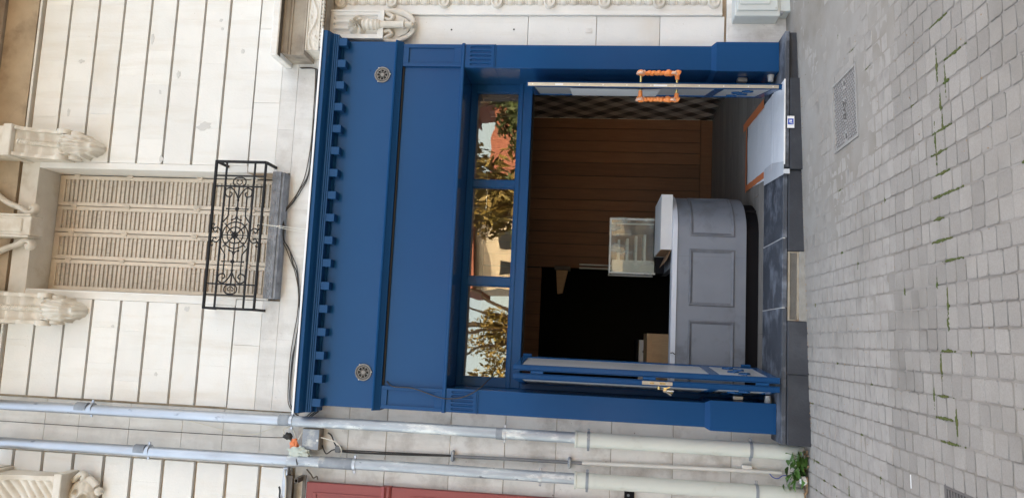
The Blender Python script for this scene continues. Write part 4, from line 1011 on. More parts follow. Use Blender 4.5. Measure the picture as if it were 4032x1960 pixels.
panel(S0-0.42, S0+0.200, 0.488, 0.862); panel(S0+0.318, S0+0.792, 0.490, 0.862); panel(S0+0.900, S0+1.42, 0.492, 0.862)
put('paper_edge', MB().tube([(-0.08, YC-0.02, 1.0), (-0.075, YC-0.03, 0.985), (-0.09, YC-0.028, 0.965)], 0.004, 6), 'cable', ct)

# glass display case behind
dc = thing('display_case', 'tall glass display case with white shelf brackets wrapped in film on the counter', 'display case')
dx0, dx1, dy0, dy1, dz0, dz1 = 0.625, 1.147, 1.17, 1.48, 1.085, 1.515
put('base', B(0.64, 1.13, 1.18, 1.47, 1.0035, 1.084), 'plinth', dc)
for ya_ in (dy0, dy1-0.014):
    put('frame', MB().box(dx0, dx0+0.014, ya_, ya_+0.014, dz0, dz1).box(dx1-0.014, dx1, ya_, ya_+0.014, dz0, dz1).box(dx0+0.014, dx1-0.014, ya_+0.001, ya_+0.013, dz1-0.014, dz1), 'white_plastic', dc)
put('glass_front', B(dx0+0.014, dx1-0.014, dy0+0.004, dy0+0.008, dz0, dz1-0.014), 'glass_thin', dc)
put('glass_top', B(dx0, dx1, dy0, dy1, dz1+0.001, dz1+0.006), 'glass_thin', dc)
put('end_panel', B(dx0+0.016, dx0+0.13, dy0+0.03, dy1-0.02, dz0+0.01, dz1-0.03), 'white_plastic', dc)
for k, (z, xr) in enumerate(((1.175, 1.0), (1.255, 0.985), (1.335, 0.96), (1.415, 0.945))):
    put('shelf', MB().prism([(dx0+0.02, z-0.035), (dx0+0.06, z-0.030), (dx0+0.11, z+0.0), (xr, z+0.0), (xr, z+0.022), (dx0+0.02, z+0.022)], dy0+0.022, dy0+0.034, 'y').box(dx0+0.11, xr, dy0+0.034, dy1-0.03, z+0.016, z+0.022), 'white_plastic', dc)
put('film_wrap', MB().relief(dx0-0.006, dx1+0.006, dz0+0.02, dz1+0.006, 40, 40, lambda u, v: 0.012+0.010*N(u*7, v*7)+0.006*N(u*19, v*15, 3), dy0-0.002), 'wrap', dc, smooth=True, angle=80)
# white carton lying on the counter
bx = thing('carton', 'long white cardboard carton open at its left end on the counter', 'box')
bx0, bx1, by0, by1, bz0, bz1 = 0.785, 1.258, 0.515, 1.12, 1.0045, 1.094
put('body', MB().box(bx0, bx1, by0, by0+0.004, bz0, bz1).box(bx0, bx1, by1-0.004, by1, bz0, bz1).box(bx1-0.004, bx1, by0+0.004, by1-0.004, bz0, bz1).box(bx0, bx1, by0+0.004, by1-0.004, bz0, bz0+0.003), 'cardboard_white', bx)
put('lid', MB().prism([(by0, bz1+0.001), (by1, bz1+0.004), (by1, bz1+0.008), (by0, bz1+0.005)], bx0, bx1), 'cardboard_white', bx)
put('flap', MB().prism([(bx0, bz0+0.002), (bx0-0.10, bz0+0.045), (bx0-0.10, bz0+0.048), (bx0, bz0+0.006)], by0+0.004, by1-0.004, 'y').box(bx0+0.002, bx0+0.006, by0+0.01, by1-0.01, bz0+0.006, bz1-0.006), 'cardboard', bx)
# light wood cupboard and pale appliance further back
cb = thing('cupboard', 'light oak cupboard with a panelled door behind the counter', 'cupboard')
put('body', B(-0.36, 0.085, 1.60, 2.10, FZ, 1.112, c=0.003), 'oak', cb)
put('door', MB().box(-0.34, 0.065, 1.585, 1.599, 0.36, 0.45).box(-0.34, 0.065, 1.585, 1.599, 0.98, 1.06).box(0.0, 0.065, 1.585, 1.599, 0.45, 0.98).box(-0.34, -0.275, 1.585, 1.599, 0.45, 0.98).box(-0.275, 0.0, 1.591, 1.599, 0.45, 0.98), 'oak', cb)
ap = thing('pale_appliance', 'pale grey appliance with a dark top behind the oak cupboard', 'appliance')
put('casing', B(-0.40, 0.02, 2.14, 2.55, FZ, 1.16, c=0.01), 'white_plastic', ap)
put('door', MB().box(-0.38, 0.0, 2.125, 2.139, 0.40, 1.05, c=0.006), 'meter', ap)
put('top', B(-0.41, 0.03, 2.12, 2.56, 1.161, 1.185, c=0.005), 'plinth', ap)
put('knob', MB().tube([(-0.10, 2.138, 1.10), (-0.10, 2.11, 1.10)], 0.018, 12), 'plinth', ap, smooth=True)
# thin loose wire on the tile wall
tag(put('loose_wire', MB().tube(curve([(2.69, 1.3, 2.0), (2.66, 1.29, 1.95), (2.65, 1.30, 1.90), (2.675, 1.31, 1.93)], 6), 0.004, 6), 'cable_white', smooth=True), 'thin pale wire poking out of the diamond tile wall', 'wire')

# ================================================================== COVERED THRESHOLD
sh = thing('floor_cover', 'white plastic floor cover taped with orange tape inside the right door', 'floor cover')
poly_n = 26
def edgeL(y): return lerp(1.30, 1.41, (y+0.35)/1.35)
def edgeR(y): return lerp(1.985, 2.00, (y+0.35)/1.35)
sm = MB(); nx_, ny_ = 40, 60
for j in range(ny_+1):
    y = lerp(-0.348, 1.00, j/ny_)
    for i in range(nx_+1):
        u = i/nx_; x = lerp(edgeL(y), edgeR(y), u)
        z = ST+0.004+0.0022*N(x*9, y*5)+0.0025*max(0, N(x*3, y*14, 2))
        for yr in (-0.04, 0.03): z += 0.005*math.exp(-((y-yr)/0.010)**2)
        sm.v.append((x, y, z))
for j in range(ny_):
    for i in range(nx_): a = j*(nx_+1)+i; sm.f.append((a, a+1, a+nx_+2, a+nx_+1))
put('sheet', sm, 'sheet', sh, smooth=True, angle=80)
put('dusty_edge', MB().prism([(1.265, -0.352), (1.36, -0.352), (1.43, 0.02), (1.44, 0.27), (1.31, 0.30)], ST+0.0075, ST+0.0085, 'z').prism([(1.270, -0.354), (1.305, -0.354), (1.30, -0.3525), (1.274, -0.3525)], 0.255, ST+0.008, 'z'), 'sheet_dusty', sh)
put('front_fold', MB().prism([(-0.3495, ST+0.008), (-0.3515, ST+0.008), (-0.3525, ST-0.003), (-0.350, ST-0.003)], 1.34, 1.985), 'label_white', sh)
tpm = MB()
def strip(p, q, wd, z=ST+0.009, n=12):
    p = Vector(p); q = Vector(q); d = (q-p).normalized(); nn = Vector((-d.y, d.x)); vs_ = []; fs = []
    for k in range(n+1):
        c_ = p.lerp(q, k/n); zz_ = z+0.002*N(c_.x*12, c_.y*12, 6)
        j1 = 0.006*N(c_.x*16, c_.y*16); vs_ += [(c_.x+nn.x*(wd/2+j1), c_.y+nn.y*(wd/2+j1), zz_), (c_.x-nn.x*(wd/2-j1), c_.y-nn.y*(wd/2-j1), zz_+0.001)]
    for k in range(n): fs.append((2*k, 2*k+1, 2*k+3, 2*k+2))
    return vs_, fs
put('tape', MB().add(*strip((1.40, 0.30), (1.43, 1.01), 0.055)), 'orange_tape', sh)
put('tape', MB().add(*strip((1.39, 1.02), (2.04, 1.02), 0.055, ST+0.0115)), 'orange_tape', sh)
put('tape', MB().add(*strip((2.005, 0.30), (2.025, 1.16), 0.075, ST+0.013)), 'orange_tape', sh)
stk = thing('sticker', 'white square label with blue pictogram stuck on the doorstep edge', 'sticker')
put('label_card', B(1.612, 1.702, -0.3552, -0.3540, 0.224, 0.275), 'label_white', stk)
put('blue_square', B(1.638, 1.682, -0.3560, -0.3553, 0.230, 0.270), 'label_blue', stk)
pict = MB().disc((1.665, 0.248), 0.008, -0.3566, -0.3561, 14).bar((1.646, -0.3563, 0.236), (1.654, -0.3563, 0.258), 0.004, 0.0006).bar((1.654, -0.3563, 0.258), (1.672, -0.3563, 0.260), 0.004, 0.0006)
put('pictogram', pict, 'label_white', stk)

# ================================================================== IRON BALCONET
bc = thing('window_balconet', 'black wrought iron balconet with wheel and scrolls across the shuttered window', 'balconet')
YI = -0.20
bx_ = (0.098, 1.302); zt, zb_ = 4.735, 4.315
put('top_rail', B(bx_[0], bx_[1], YI-0.012, YI+0.012, zt-0.009, zt+0.009, c=0.002), 'iron', bc)
put('bottom_rail', B(bx_[0], bx_[1], YI-0.010, YI+0.010, zb_-0.008, zb_+0.008, c=0.002), 'iron', bc)
for z in (4.645, 4.405): put('rail', B(bx_[0], bx_[1], YI-0.007, YI+0.007, z-0.006, z+0.006), 'iron', bc)
for x in (bx_[0]+0.008, bx_[1]-0.008):
    put('end_post', MB().box(x-0.010, x+0.010, YI-0.010, YI+0.010, zb_, zt).box(x-0.010, x+0.010, YI+0.01, 0.0, zb_-0.008, zb_+0.010).box(x-0.010, x+0.010, YI+0.01, 0.0, zt-0.008, zt+0.008), 'iron', bc)
for x in (0.212, 0.300, 1.092, 1.178): put('upright', B(x-0.006, x+0.006, YI-0.006, YI+0.006, zb_, zt), 'iron', bc)
IC = (0.694, 4.525)
def spiral(cx, cz, r, turns, a0, dirn, n=30, shrink=0.75, t=0.005):
    return [(cx+r*(1-shrink*k/n)*math.cos(a0+dirn*turns*2*PI*k/n), YI, cz+r*(1-shrink*k/n)*math.sin(a0+dirn*turns*2*PI*k/n)) for k in range(n+1)]
wh = MB()
for r in (0.107, 0.066): wh.tube([(IC[0]+r*math.cos(a*PI/20), YI, IC[1]+r*math.sin(a*PI/20)) for a in range(41)], 0.0055, 6, cap=False)
for a in range(4):
    t = a*PI/4; r = 0.107 if a % 2 == 0 else 0.135; wh.bar((IC[0]-r*math.cos(t), YI, IC[1]-r*math.sin(t)), (IC[0]+r*math.cos(t), YI, IC[1]+r*math.sin(t)), 0.008)
put('wheel', wh, 'iron', bc, smooth=True, angle=40)
fw = MB()
for a in range(8): fw.ball((IC[0]+0.020*math.cos(a*PI/4), YI-0.008, IC[1]+0.020*math.sin(a*PI/4)), 0.012, 8, 5, (1, 0.6, 1))
fw.ball((IC[0], YI-0.012, IC[1]), 0.011, 8, 5)
put('flower', fw, 'iron', bc, smooth=True, angle=60)
for s in (-1, 1):
    X = lambda d: IC[0]+s*d
    a = MB()
    a.bar((X(0.107), YI, IC[1]), (X(0.395), YI, IC[1]), 0.009)
    for dz in (-1, 1):
        # diagonals from the wheel out to the bars, then straight
        a.bar((X(0.075), YI, IC[1]+dz*0.120), (X(0.118), YI, IC[1]+dz*0.118), 0.008)
        a.bar((X(0.095), YI, IC[1]+dz*0.118), (X(0.155), YI, IC[1]+dz*0.072), 0.008)
        a.bar((X(0.155), YI, IC[1]+dz*0.072), (X(0.315), YI, IC[1]+dz*0.072), 0.008)
        # big C scroll pair
        a.tube(curve([(X(0.292), YI, IC[1]), (X(0.345), YI, IC[1]+dz*0.025), (X(0.385), YI, IC[1]+dz*0.068), (X(0.365), YI, IC[1]+dz*0.112), (X(0.322), YI, IC[1]+dz*0.105), (X(0.312), YI, IC[1]+dz*0.070), (X(0.338), YI, IC[1]+dz*0.055), (X(0.350), YI, IC[1]+dz*0.075)], 6), 0.0058, 6)
        # end heart
        a.tube(curve([(X(0.398), YI, IC[1]), (X(0.41), YI, IC[1]+dz*0.045), (X(0.445), YI, IC[1]+dz*0.052), (X(0.468), YI, IC[1]+dz*0.030), (X(0.470), YI, IC[1]), ], 6), 0.0055, 6)
        a.tube(curve([(X(0.41), YI, IC[1]+dz*0.004), (X(0.43), YI, IC[1]+dz*0.024), (X(0.447), YI, IC[1]+dz*0.018), (X(0.440), YI, IC[1]+dz*0.008)], 5), 0.004, 6)
        # little buds
        a.tube(curve([(X(0.165), YI, IC[1]), (X(0.135), YI, IC[1]+dz*0.012), (X(0.125), YI, IC[1]+dz*0.034)], 5), 0.005, 6); a.ball((X(0.123), YI, IC[1]+dz*0.038), 0.009, 8, 5)
    a.bar((X(0.213), YI, IC[1]-0.088), (X(0.213), YI, IC[1]+0.088), 0.007)
    for dz in (-1, 1): a.ball((X(0.213), YI, IC[1]+dz*0.088), 0.008, 8, 5)
    put('scroll_work', a, 'iron', bc, smooth=True, angle=40)
    f2 = MB()
    for q in range(6): f2.ball((X(0.213)+0.010*math.cos(q*PI/3), YI-0.006, IC[1]+0.010*math.sin(q*PI/3)), 0.008, 7, 5, (1, 0.6, 1))
    f2.ball((X(0.285), YI, IC[1]), 0.011, 8, 5)
    put('rosette', f2, 'iron', bc, smooth=True, angle=60)
for dz in (-1, 1):
    a = MB(); zc = IC[1]+dz*0.165
    for s in (-1, 1):
        a.tube(curve([(IC[0]-0.0*s, YI, IC[1]+dz*0.125), (IC[0]+s*0.035, YI, IC[1]+dz*0.128), (IC[0]+s*0.060, YI, IC[1]+dz*0.155), (IC[0]+s*0.045, YI, IC[1]+dz*0.185), (IC[0]+s*0.022, YI, IC[1]+dz*0.170), (IC[0]+s*0.035, YI, IC[1]+dz*0.155)], 6), 0.0052, 6)
        a.tube(curve([(IC[0]+s*0.045, YI, IC[1]+dz*0.185), (IC[0]+s*0.075, YI, IC[1]+dz*0.205), (IC[0]+s*0.09, YI, IC[1]+dz*0.185), (IC[0]+s*0.075, YI, IC[1]+dz*0.180)], 5), 0.0045, 6)
        a.ball((IC[0]+s*0.05, YI, IC[1]+dz*0.19), 0.008, 8, 5)
    put('side_scroll', a, 'iron', bc, smooth=True, angle=40)
tag(put('white_string', MB().tube(curve([(0.795, YI-0.012, 4.33), (0.790, -0.15, 4.25), (0.788, -0.135, 4.19), (0.787, -0.05, 4.08), (0.785, -0.02, 3.99)], 6), 0.0028, 6).tube(curve([(0.790, YI-0.012, 4.33), (0.785, -0.15, 4.24), (0.770, -0.10, 4.14), (0.760, -0.03, 4.03), (0.775, -0.02, 3.97), (0.785, -0.02, 3.99)], 6), 0.0025, 6), 'string', smooth=True), 'white string tied from the iron balconet down to the cable', 'string')

# ================================================================== PIPES AND WIRING ON THE LEFT
def pipe(name, label, X, clamps, zsw, tops):
    t = thing(name, label, 'downpipe', 'metal rainwater downpipes beside the blue shopfront')
    y = -0.095
    put('metal_section', MB().tube([(X-0.012, y, 9.0), (X-0.010, y, 7.0), (X, y, 4.5), (X+0.003, y, 3.98)], 0.0415, 24), 'zinc', t, smooth=True, angle=60)
    put('metal_section', MB().tube([(X+0.003, y, 3.979), (X+0.010, y, 3.2), (X+0.008, y, zsw)], 0.0418, 24), 'zinc_mottled', t, smooth=True, angle=60)
    for z, h, m_ in tops: put('sleeve', MB().tube([(X+0.006, y, z), (X+0.006, y, z+h)], 0.0445, 24), m_, t, smooth=True, angle=60)
    put('plastic_section', MB().tube([(X, y, 0.0), (X, y, zsw-0.03)], 0.0555, 28), 'pvc', t, smooth=True, angle=60)
    put('socket', MB().tube([(X, y, zsw-0.14), (X, y, zsw-0.012), (X, y, zsw-0.010), (X, y, zsw+0.005)], [0.0585, 0.0585, 0.064, 0.064], 28), 'pvc', t, smooth=True, angle=40)
    for z in clamps:
        r = 0.0465 if z > zsw else 0.0605; xx = X+(0.006 if z > zsw else 0)
        put('clamp', MB().tube([(xx, y, z-0.011), (xx, y, z+0.011)], r, 28).box(xx+r-0.002, xx+r+0.022, y-0.006, y+0.006, z-0.009, z+0.009, c=0.002).box(xx-r-0.022, xx-r+0.002, y-0.006, y+0.006, z-0.009, z+0.009, c=0.002).box(xx-0.006, xx+0.006, y+r-0.004, 0.01, z-0.006, z+0.006), 'zinc_dark' if z < zsw else 'zinc', t, smooth=True, angle=40)
    return t
pipe('downpipe', 'galvanised downpipe right beside the blue shopfront, cream below', -0.751, [5.655, 3.972, 2.283, 1.648, 0.459], 1.745, [(5.69, 0.10, 'zinc_dark'), (3.99, 0.085, 'zinc_dark'), (2.30, 0.05, 'zinc_dark')])
pipe('downpipe', 'galvanised downpipe nearest the red shopfront, cream below', -1.052, [5.135, 3.442, 2.00, 1.648, 0.413], 1.739, [(5.16, 0.09, 'zinc_dark'), (3.46, 0.26, 'zinc_dark')])
cd = thing('conduit', 'thin wall conduit between the two downpipes, grey above and white below', 'conduit')
put('grey_pipe', MB().tube([(-0.948, -0.03, 2.70), (-0.940, -0.03, 2.24), (-0.935, -0.03, 1.67)], 0.013, 14), 'conduit_grey', cd, smooth=True)
put('white_pipe', MB().tube([(-0.935, -0.03, 1.69), (-0.915, -0.03, 0.6), (-0.913, -0.03, 0.22)], 0.0155, 14), 'conduit_white', cd, smooth=True)
for z, x in ((2.687, -0.944), (1.785, -0.937)): put('clamp', MB().box(x-0.042, x+0.042, -0.052, -0.006, z-0.013, z+0.013, c=0.008), 'zinc_dark', cd)
put('clip', MB().box(-0.905, -0.872, -0.035, -0.005, 0.43, 0.505, c=0.005), 'conduit_white', cd)
jb = thing('junction_box', 'dirty grey metal junction box between the downpipes', 'junction box')
put('box', B(-0.962, -0.798, -0.085, 0.02, 3.742, 3.885, c=0.004), 'stone_dirty', jb)
put('cover', B(-0.958, -0.802, -0.0905, -0.0855, 3.746, 3.881, c=0.002), 'zinc_dark', jb)
put('screw', MB().disc((-0.885, 3.757), 0.009, -0.094, -0.0905, 12).disc((-0.885, 3.757), 0.004, -0.0955, -0.094, 8), 'chrome', jb)
def crumple(c, s, seed, n=18, m=12):
    b = MB().ball((0, 0, 0), 1.0, n, m); rng = random.Random(seed); ox = rng.random()*50
    for i, v in enumerate(b.v):
        k = 1+0.55*N(v[0]*2.2+ox, v[1]*2.2, v[2]*2.2)+0.25*N(v[0]*6+ox, v[1]*6, v[2]*6); b.v[i] = (c[0]+v[0]*s[0]*k, c[1]+v[1]*s[1]*k, c[2]+v[2]*s[2]*k)
    return b
tag(put('orange_rag', crumple((-0.925, -0.085, 3.945), (0.040, 0.02, 0.032), 2), 'orange_tape', smooth=True, angle=30), 'crumpled orange plastic scrap above the junction box', 'plastic scrap')
M['pale_film'] = mat('pale_green_film', (0.55, 0.60, 0.54), (0.45, 0.50, 0.45), 0.45, 20)
tag(put('film_scrap', crumple((-0.982, -0.10, 3.895), (0.040, 0.025, 0.085), 5, 24, 16), 'pale_film', smooth=True, angle=30), 'crumpled pale green plastic film beside the junction box', 'plastic scrap')
def cable(name, pts, r, m_, label, n=6):
    return tag(put(name, MB().tube(curve(pts, n), r, 6), m_, smooth=True), label, 'cable')
yb = -0.012
for k, (dz, dx, m_) in enumerate(((0.0, 0.0, 'cable'), (0.012, 0.01, 'cable_brown'), (-0.010, -0.012, 'cable'))):
    w1 = lambda i: 0.007*math.sin(i*1.9+k*2.1)
    ptsR = [(2.152, yb, 4.165), (2.150, yb, 4.05), (2.10, yb, 4.025), (1.782, yb, 4.022+w1(1)), (1.50, yb, 4.020+w1(2)), (1.240, yb, 4.037+w1(3)), (1.10, yb, 4.095+w1(4)), (1.020, yb, 4.138), (0.90, yb-0.02, 4.205+w1(5)), (0.80, yb-0.06, 4.178)]
    cable('facade_cable', [(x+dx*0.3, y-0.004*k, z+dz*0.8) for x, y, z in ptsR], 0.0045, m_, ['black cable of the bundle running right from the window sill above the cornice', 'brown cable of the bundle running right from the window sill above the cornice', 'lower black cable of the bundle running right from the window sill above the cornice'][k])
    ptsL = [(0.80, yb-0.06, 4.178), (0.70, yb-0.03, 4.19), (0.619, yb, 4.150+w1(6)), (0.50, yb, 4.095+w1(7)*1.6), (0.425, yb, 4.062), (0.26, yb, 4.03+w1(8)*1.6), (0.087, yb, 4.014), (-0.1, yb, 4.03+w1(9)), (-0.282, yb, 4.045), (-0.551, yb, 4.043+w1(2)), (-0.650, yb-0.02, 4.01), (-0.715, -0.05, 3.93), (-0.72, -0.04, 3.87), (-0.69, -0.03, 3.835), (-0.66, -0.01, 3.80)]
    cable('facade_cable', [(x+dx*0.6, y-0.004*k, z+dz*1.2) for x, y, z in ptsL], 0.0045, m_, ['black cable of the bundle running left from the window sill above the cornice', 'brown cable of the bundle running left from the window sill above the cornice', 'lower black cable of the bundle running left from the window sill above the cornice'][k])
cable('wall_wire', [(-0.905, -0.0, 7.2), (-0.905, 0.0, 6.5), (-0.906, 0.0, 5.56), (-0.900, 0.0, 4.285), (-0.885, -0.02, 4.03)], 0.003, 'cable', 'thin black wire hanging straight down between the upper downpipes')
cable('wall_wire', [(-0.79, -0.05, 4.90), (-0.851, -0.0, 4.64), (-0.888, 0.0, 4.47), (-0.874, 0.0, 4.287), (-0.80, -0.05, 4.12)], 0.003, 'cable_white', 'thin pale wire bowing between the upper downpipes')
cable('shop_cable', [(-0.400, YF+0.018, 3.228), (-0.434, -0.132, 3.168), (-0.440, -0.134, 3.010), (-0.496, -0.142, 2.80), (-0.500, -0.140, 2.70), (-0.479, -0.142, 2.603), (-0.42, -0.15, 2.50), (-0.35, -0.03, 2.44), (-0.33, 0.10, 2.43), (-0.30, 0.27, 2.44)], 0.0045, 'cable', 'loose dark cable dangling in front of the left blue pilaster')
cable('conduit_cable', [(-0.95, -0.03, 3.60), (-0.968, -0.03, 3.54), (-0.962, -0.03, 3.16), (-0.946, -0.03, 2.70)], 0.007, 'cable', 'black cable dropping into the conduit below the junction box')
cable('conduit_cable', [(-0.955, -0.035, 3.60), (-0.955, -0.03, 3.50), (-0.950, -0.03, 3.20), (-0.940, -0.03, 2.70)], 0.005, 'cable', 'second black cable dropping into the conduit below the junction box')
cable('loop_cable', [(-0.865, -0.06, 3.742), (-0.868, -0.09, 3.68), (-0.89, -0.10, 3.60), (-0.94, -0.09, 3.56), (-1.00, -0.07, 3.57)], 0.0045, 'cable_white', 'pale cable looping out below the junction box')
cable('loop_cable', [(-0.81, -0.05, 3.98), (-0.85, -0.07, 3.95), (-0.90, -0.08, 3.93), (-0.86, -0.08, 3.90), (-0.82, -0.07, 3.885)], 0.0045, 'cable_white', 'pale cable looping into the top of the junction box')
cable('loop_cable', [(-0.93, -0.02, 3.74), (-0.99, -0.03, 3.70), (-0.96, -0.04, 3.65), (-0.95, -0.03, 3.61)], 0.005, 'cable', 'black cable looping under the left corner of the junction box')
cable('loop_cable', [(-0.83, -0.02, 3.70), (-0.85, -0.02, 3.67), (-0.90, -0.03, 3.64), (-0.945, -0.03, 3.61)], 0.006, 'cable', 'short black cable running to the small connector under the junction box')
tag(put('cable_connector', MB().box(-0.975, -0.925, -0.05, -0.008, 3.58, 3.625, c=0.006), 'conduit_grey', None), 'small dark grey cable connector under the junction box', 'connector')
tag(put('cable_connector', crumple((-0.873, -0.045, 4.015), (0.028, 0.025, 0.035), 9), 'cable', smooth=True, angle=40), 'black taped cable joint above the junction box', 'connector')
cable('joint_cable', [(-0.80, -0.05, 4.00), (-0.82, -0.06, 4.05), (-0.86, -0.06, 4.035)], 0.0045, 'cable_white', 'short pale cable bending into the black taped joint')
cable('joint_cable', [(-0.87, -0.04, 4.00), (-0.92, -0.05, 3.98), (-0.98, -0.06, 3.93), (-1.03, -0.13, 3.90), (-1.075, -0.14, 3.885)], 0.004, 'cable', 'black cable from the taped joint crossing the left downpipe')
sk = thing('wall_socket', 'small black socket on the stone beside the red shopfront', 'socket')
put('plate', B(-1.185, -1.120, -0.022, -0.001, 1.29, 1.365, c=0.004), 'plinth', sk); put('pin', MB().disc((-1.150, 1.335), 0.010, -0.028, -0.022, 12), 'conduit_grey', sk)
# light blue twist of wire on the conduit foot
tag(put('blue_wire', MB().tube(curve([(-0.92, -0.05, 0.31), (-0.945, -0.055, 0.285), (-0.95, -0.055, 0.25), (-0.93, -0.05, 0.22), (-0.925, -0.05, 0.19)], 6), 0.003, 6), 'label_blue', smooth=True), 'light blue wire at the foot of the white conduit', 'wire')

# ================================================================== RED SHOPFRONT NEXT DOOR
rs = thing('red_shopfront', 'dark red painted shopfront at the far left edge', 'shopfront')
put('frame', MB().box(-3.2, -1.212, -0.05, -0.004, 3.225, 3.832, c=0.003), 'red', rs)
put('upper_panel', MB().box(-3.1, -1.285, -0.058, -0.0505, 3.225, 3.26, c=0.002).box(-3.1, -1.285, -0.058, -0.0505, 3.745, 3.775, c=0.002).box(-1.30, -1.285, -0.057, -0.0505, 3.26, 3.745), 'red', rs)
put('capital', MB().prism([(-0.004, 3.223), (-0.075, 3.223), (-0.085, 3.20), (-0.07, 3.185), (-0.07, 3.165), (-0.055, 3.15), (-0.004, 3.15)], -3.2, -1.205), 'red', rs)
put('pilaster', MB().box(-1.50, -1.208, -0.052, -0.003, 0.0, 3.149, c=0.003), 'red', rs)
put('pilaster_flutes', MB().box(-1.47, -1.262, -0.058, -0.0525, 2.95, 3.0, c=0.002).box(-1.275, -1.262, -0.058, -0.0525, 0.5, 2.95, c=0.002).box(-1.33, -1.315, -0.058, -0.0525, 0.5, 2.95, c=0.002), 'red', rs)
put('window', B(-3.2, -1.501, 0.0, 0.02, 0.4, 3.149), 'glass_dark', rs); put('sill_panel', B(-3.2, -1.501, -0.04, -0.002, 0.0, 0.399, c=0.003), 'red', rs)
sb = thing('steel_bracket', 'rusty steel bracket with square tube end above the red shopfront', 'bracket')
put('angle_bar', MB().box(-2.2, -1.165, -0.10, -0.09, 3.93, 3.985).box(-2.2, -1.165, -0.09, -0.02, 3.975, 3.985), 'steel', sb)
tb = MB(); 
for (a, b, c_, d) in ((-1.205, -1.200, 3.862, 3.892), (-1.175, -1.170, 3.862, 3.892), (-1.200, -1.175, 3.862, 3.867), (-1.200, -1.175, 3.887, 3.892)): tb.box(a, b, -0.16, -0.002, c_, d)
put('square_tube', tb, 'steel', sb); put('flat_bar', B(-2.2, -1.16, -0.06, -0.05, 3.835, 3.862), 'steel', sb)
put('cover_strip', B(-2.2, -1.11, -0.055, -0.005, 3.99, 4.03, c=0.004), 'zinc', sb)
cable('bracket_cable', [(-1.13, -0.06, 4.01), (-1.16, -0.11, 3.99), (-1.20, -0.12, 3.975), (-1.35, -0.115, 3.97), (-1.6, -0.11, 3.97)], 0.006, 'cable_white', 'white cable lying along the steel bracket above the red shopfront')
cable('bracket_cable', [(-1.11, -0.08, 3.83), (-1.15, -0.06, 3.80), (-1.18, -0.05, 3.78), (-1.165, -0.05, 3.755), (-1.19, -0.05, 3.745)], 0.006, 'cable_brown', 'hooked brown cable end above the corner of the red shopfront')
cable('bracket_cable', [(-1.26, -0.06, 4.05), (-1.29, -0.06, 4.04), (-1.33, -0.07, 4.035), (-1.38, -0.08, 4.02), (-1.5, -0.08, 4.0)], 0.008, 'cable', 'frayed black cable stub on the wall over the steel bracket')

# ================================================================== METER CABINET (right)
mc = thing('meter_cabinet', 'pale grey metal meter cabinet on the stone plinth at the right edge', 'cabinet')
put('body', B(2.555, 3.05, -0.16, -0.005, 0.285, 0.628, c=0.006), 'meter', mc)
put('door', MB().box(2.595, 3.02, -0.178, -0.161, 0.305, 0.612, c=0.004), 'meter', mc)
put('raised_panel', MB().box(2.640, 2.98, -0.188, -0.179, 0.365, 0.595, c=0.006), 'meter', mc)
put('screw', MB().ball((2.612, -0.179, 0.322), 0.006, 8, 5), 'chrome', mc, smooth=True)
put('lower_box', MB().box(2.60, 3.05, -0.145, -0.006, 0.185, 0.284, c=0.004), 'meter', mc)
put('latch', B(2.572, 2.598, -0.16, -0.12, 0.262, 0.284, c=0.003), 'zinc', mc)

# ================================================================== WEED AT THE FOOT OF THE PIPES
wd = thing('weed', 'leafy green weed growing at the foot of the downpipes', 'plant')
def leaf_mesh():
    m_ = MB(); n = 8
    for k in range(n+1):
        t = k/n; wv = 0.5*math.sin(PI*min(1, t*1.05))**0.8*(1-0.35*t)*(1+0.18*math.sin(t*22))
        for s in (-1, 0, 1): m_.v.append((t, s*wv, 0.10*math.sin(t*PI)-0.12*t*t-(0 if s == 0 else -0.10*wv)))
    for k in range(n):
        for q in range(2): a = k*3+q; m_.f.append((a, a+1, a+4, a+3))
    me = m_.mesh('leaf', True, 80); me.materials.append(M['leaf']); return me
LM = leaf_mesh(); wr_ = random.Random(3)
for k in range(46):
    px = wr_.uniform(-0.98, -0.76); py = wr_.uniform(-0.26, -0.10); pz = 0.113+SL*px+wr_.uniform(0.01, 0.15)*wr_.random()+0.01
    s = wr_.uniform(0.05, 0.10)
    inst('leaf', LM, (px, py, pz), wd, (wr_.uniform(-0.5, 0.5), wr_.uniform(-0.9, 0.1), wr_.uniform(PI*0.95, PI*2.05)), (s, s, s))
stm = MB()
for k in range(12):
    x = wr_.uniform(-0.93, -0.80); y = -0.13; stm.tube(curve([(x, y, 0.09), (x+wr_.uniform(-0.03, 0.03), y-0.04, 0.15), (x+wr_.uniform(-0.06, 0.06), y-0.07, 0.20)], 4), 0.0025, 5)
stm.tube(curve([(-0.78, -0.14, 0.10), (-0.765, -0.16, 0.16), (-0.752, -0.15, 0.21)], 5), 0.002, 5).ball((-0.752, -0.15, 0.215), 0.006, 6, 5, (0.7, 0.7, 1.5))
put('stem', stm, 'leaf', wd, smooth=True)
dl_ = MB()
for k in range(60):
    x = wr_.uniform(-1.15, -0.70); y = wr_.uniform(-0.26, -0.06); a = wr_.random()*6; l = wr_.uniform(0.02, 0.06)
    dl_.tube([(x, y, 0.092+SL*x+0.03), (x+l*math.cos(a), y+l*math.sin(a), 0.092+SL*x+0.034)], [0.003, 0.006], 5)
put('dry_stalks', dl_, 'drystem', wd)
tag(put('plastic_cup', crumple((-0.925, -0.235, 0.118), (0.026, 0.022, 0.026), 12), 'label_white', smooth=True, angle=40), 'crushed white plastic scrap lying beside the weed', 'litter')

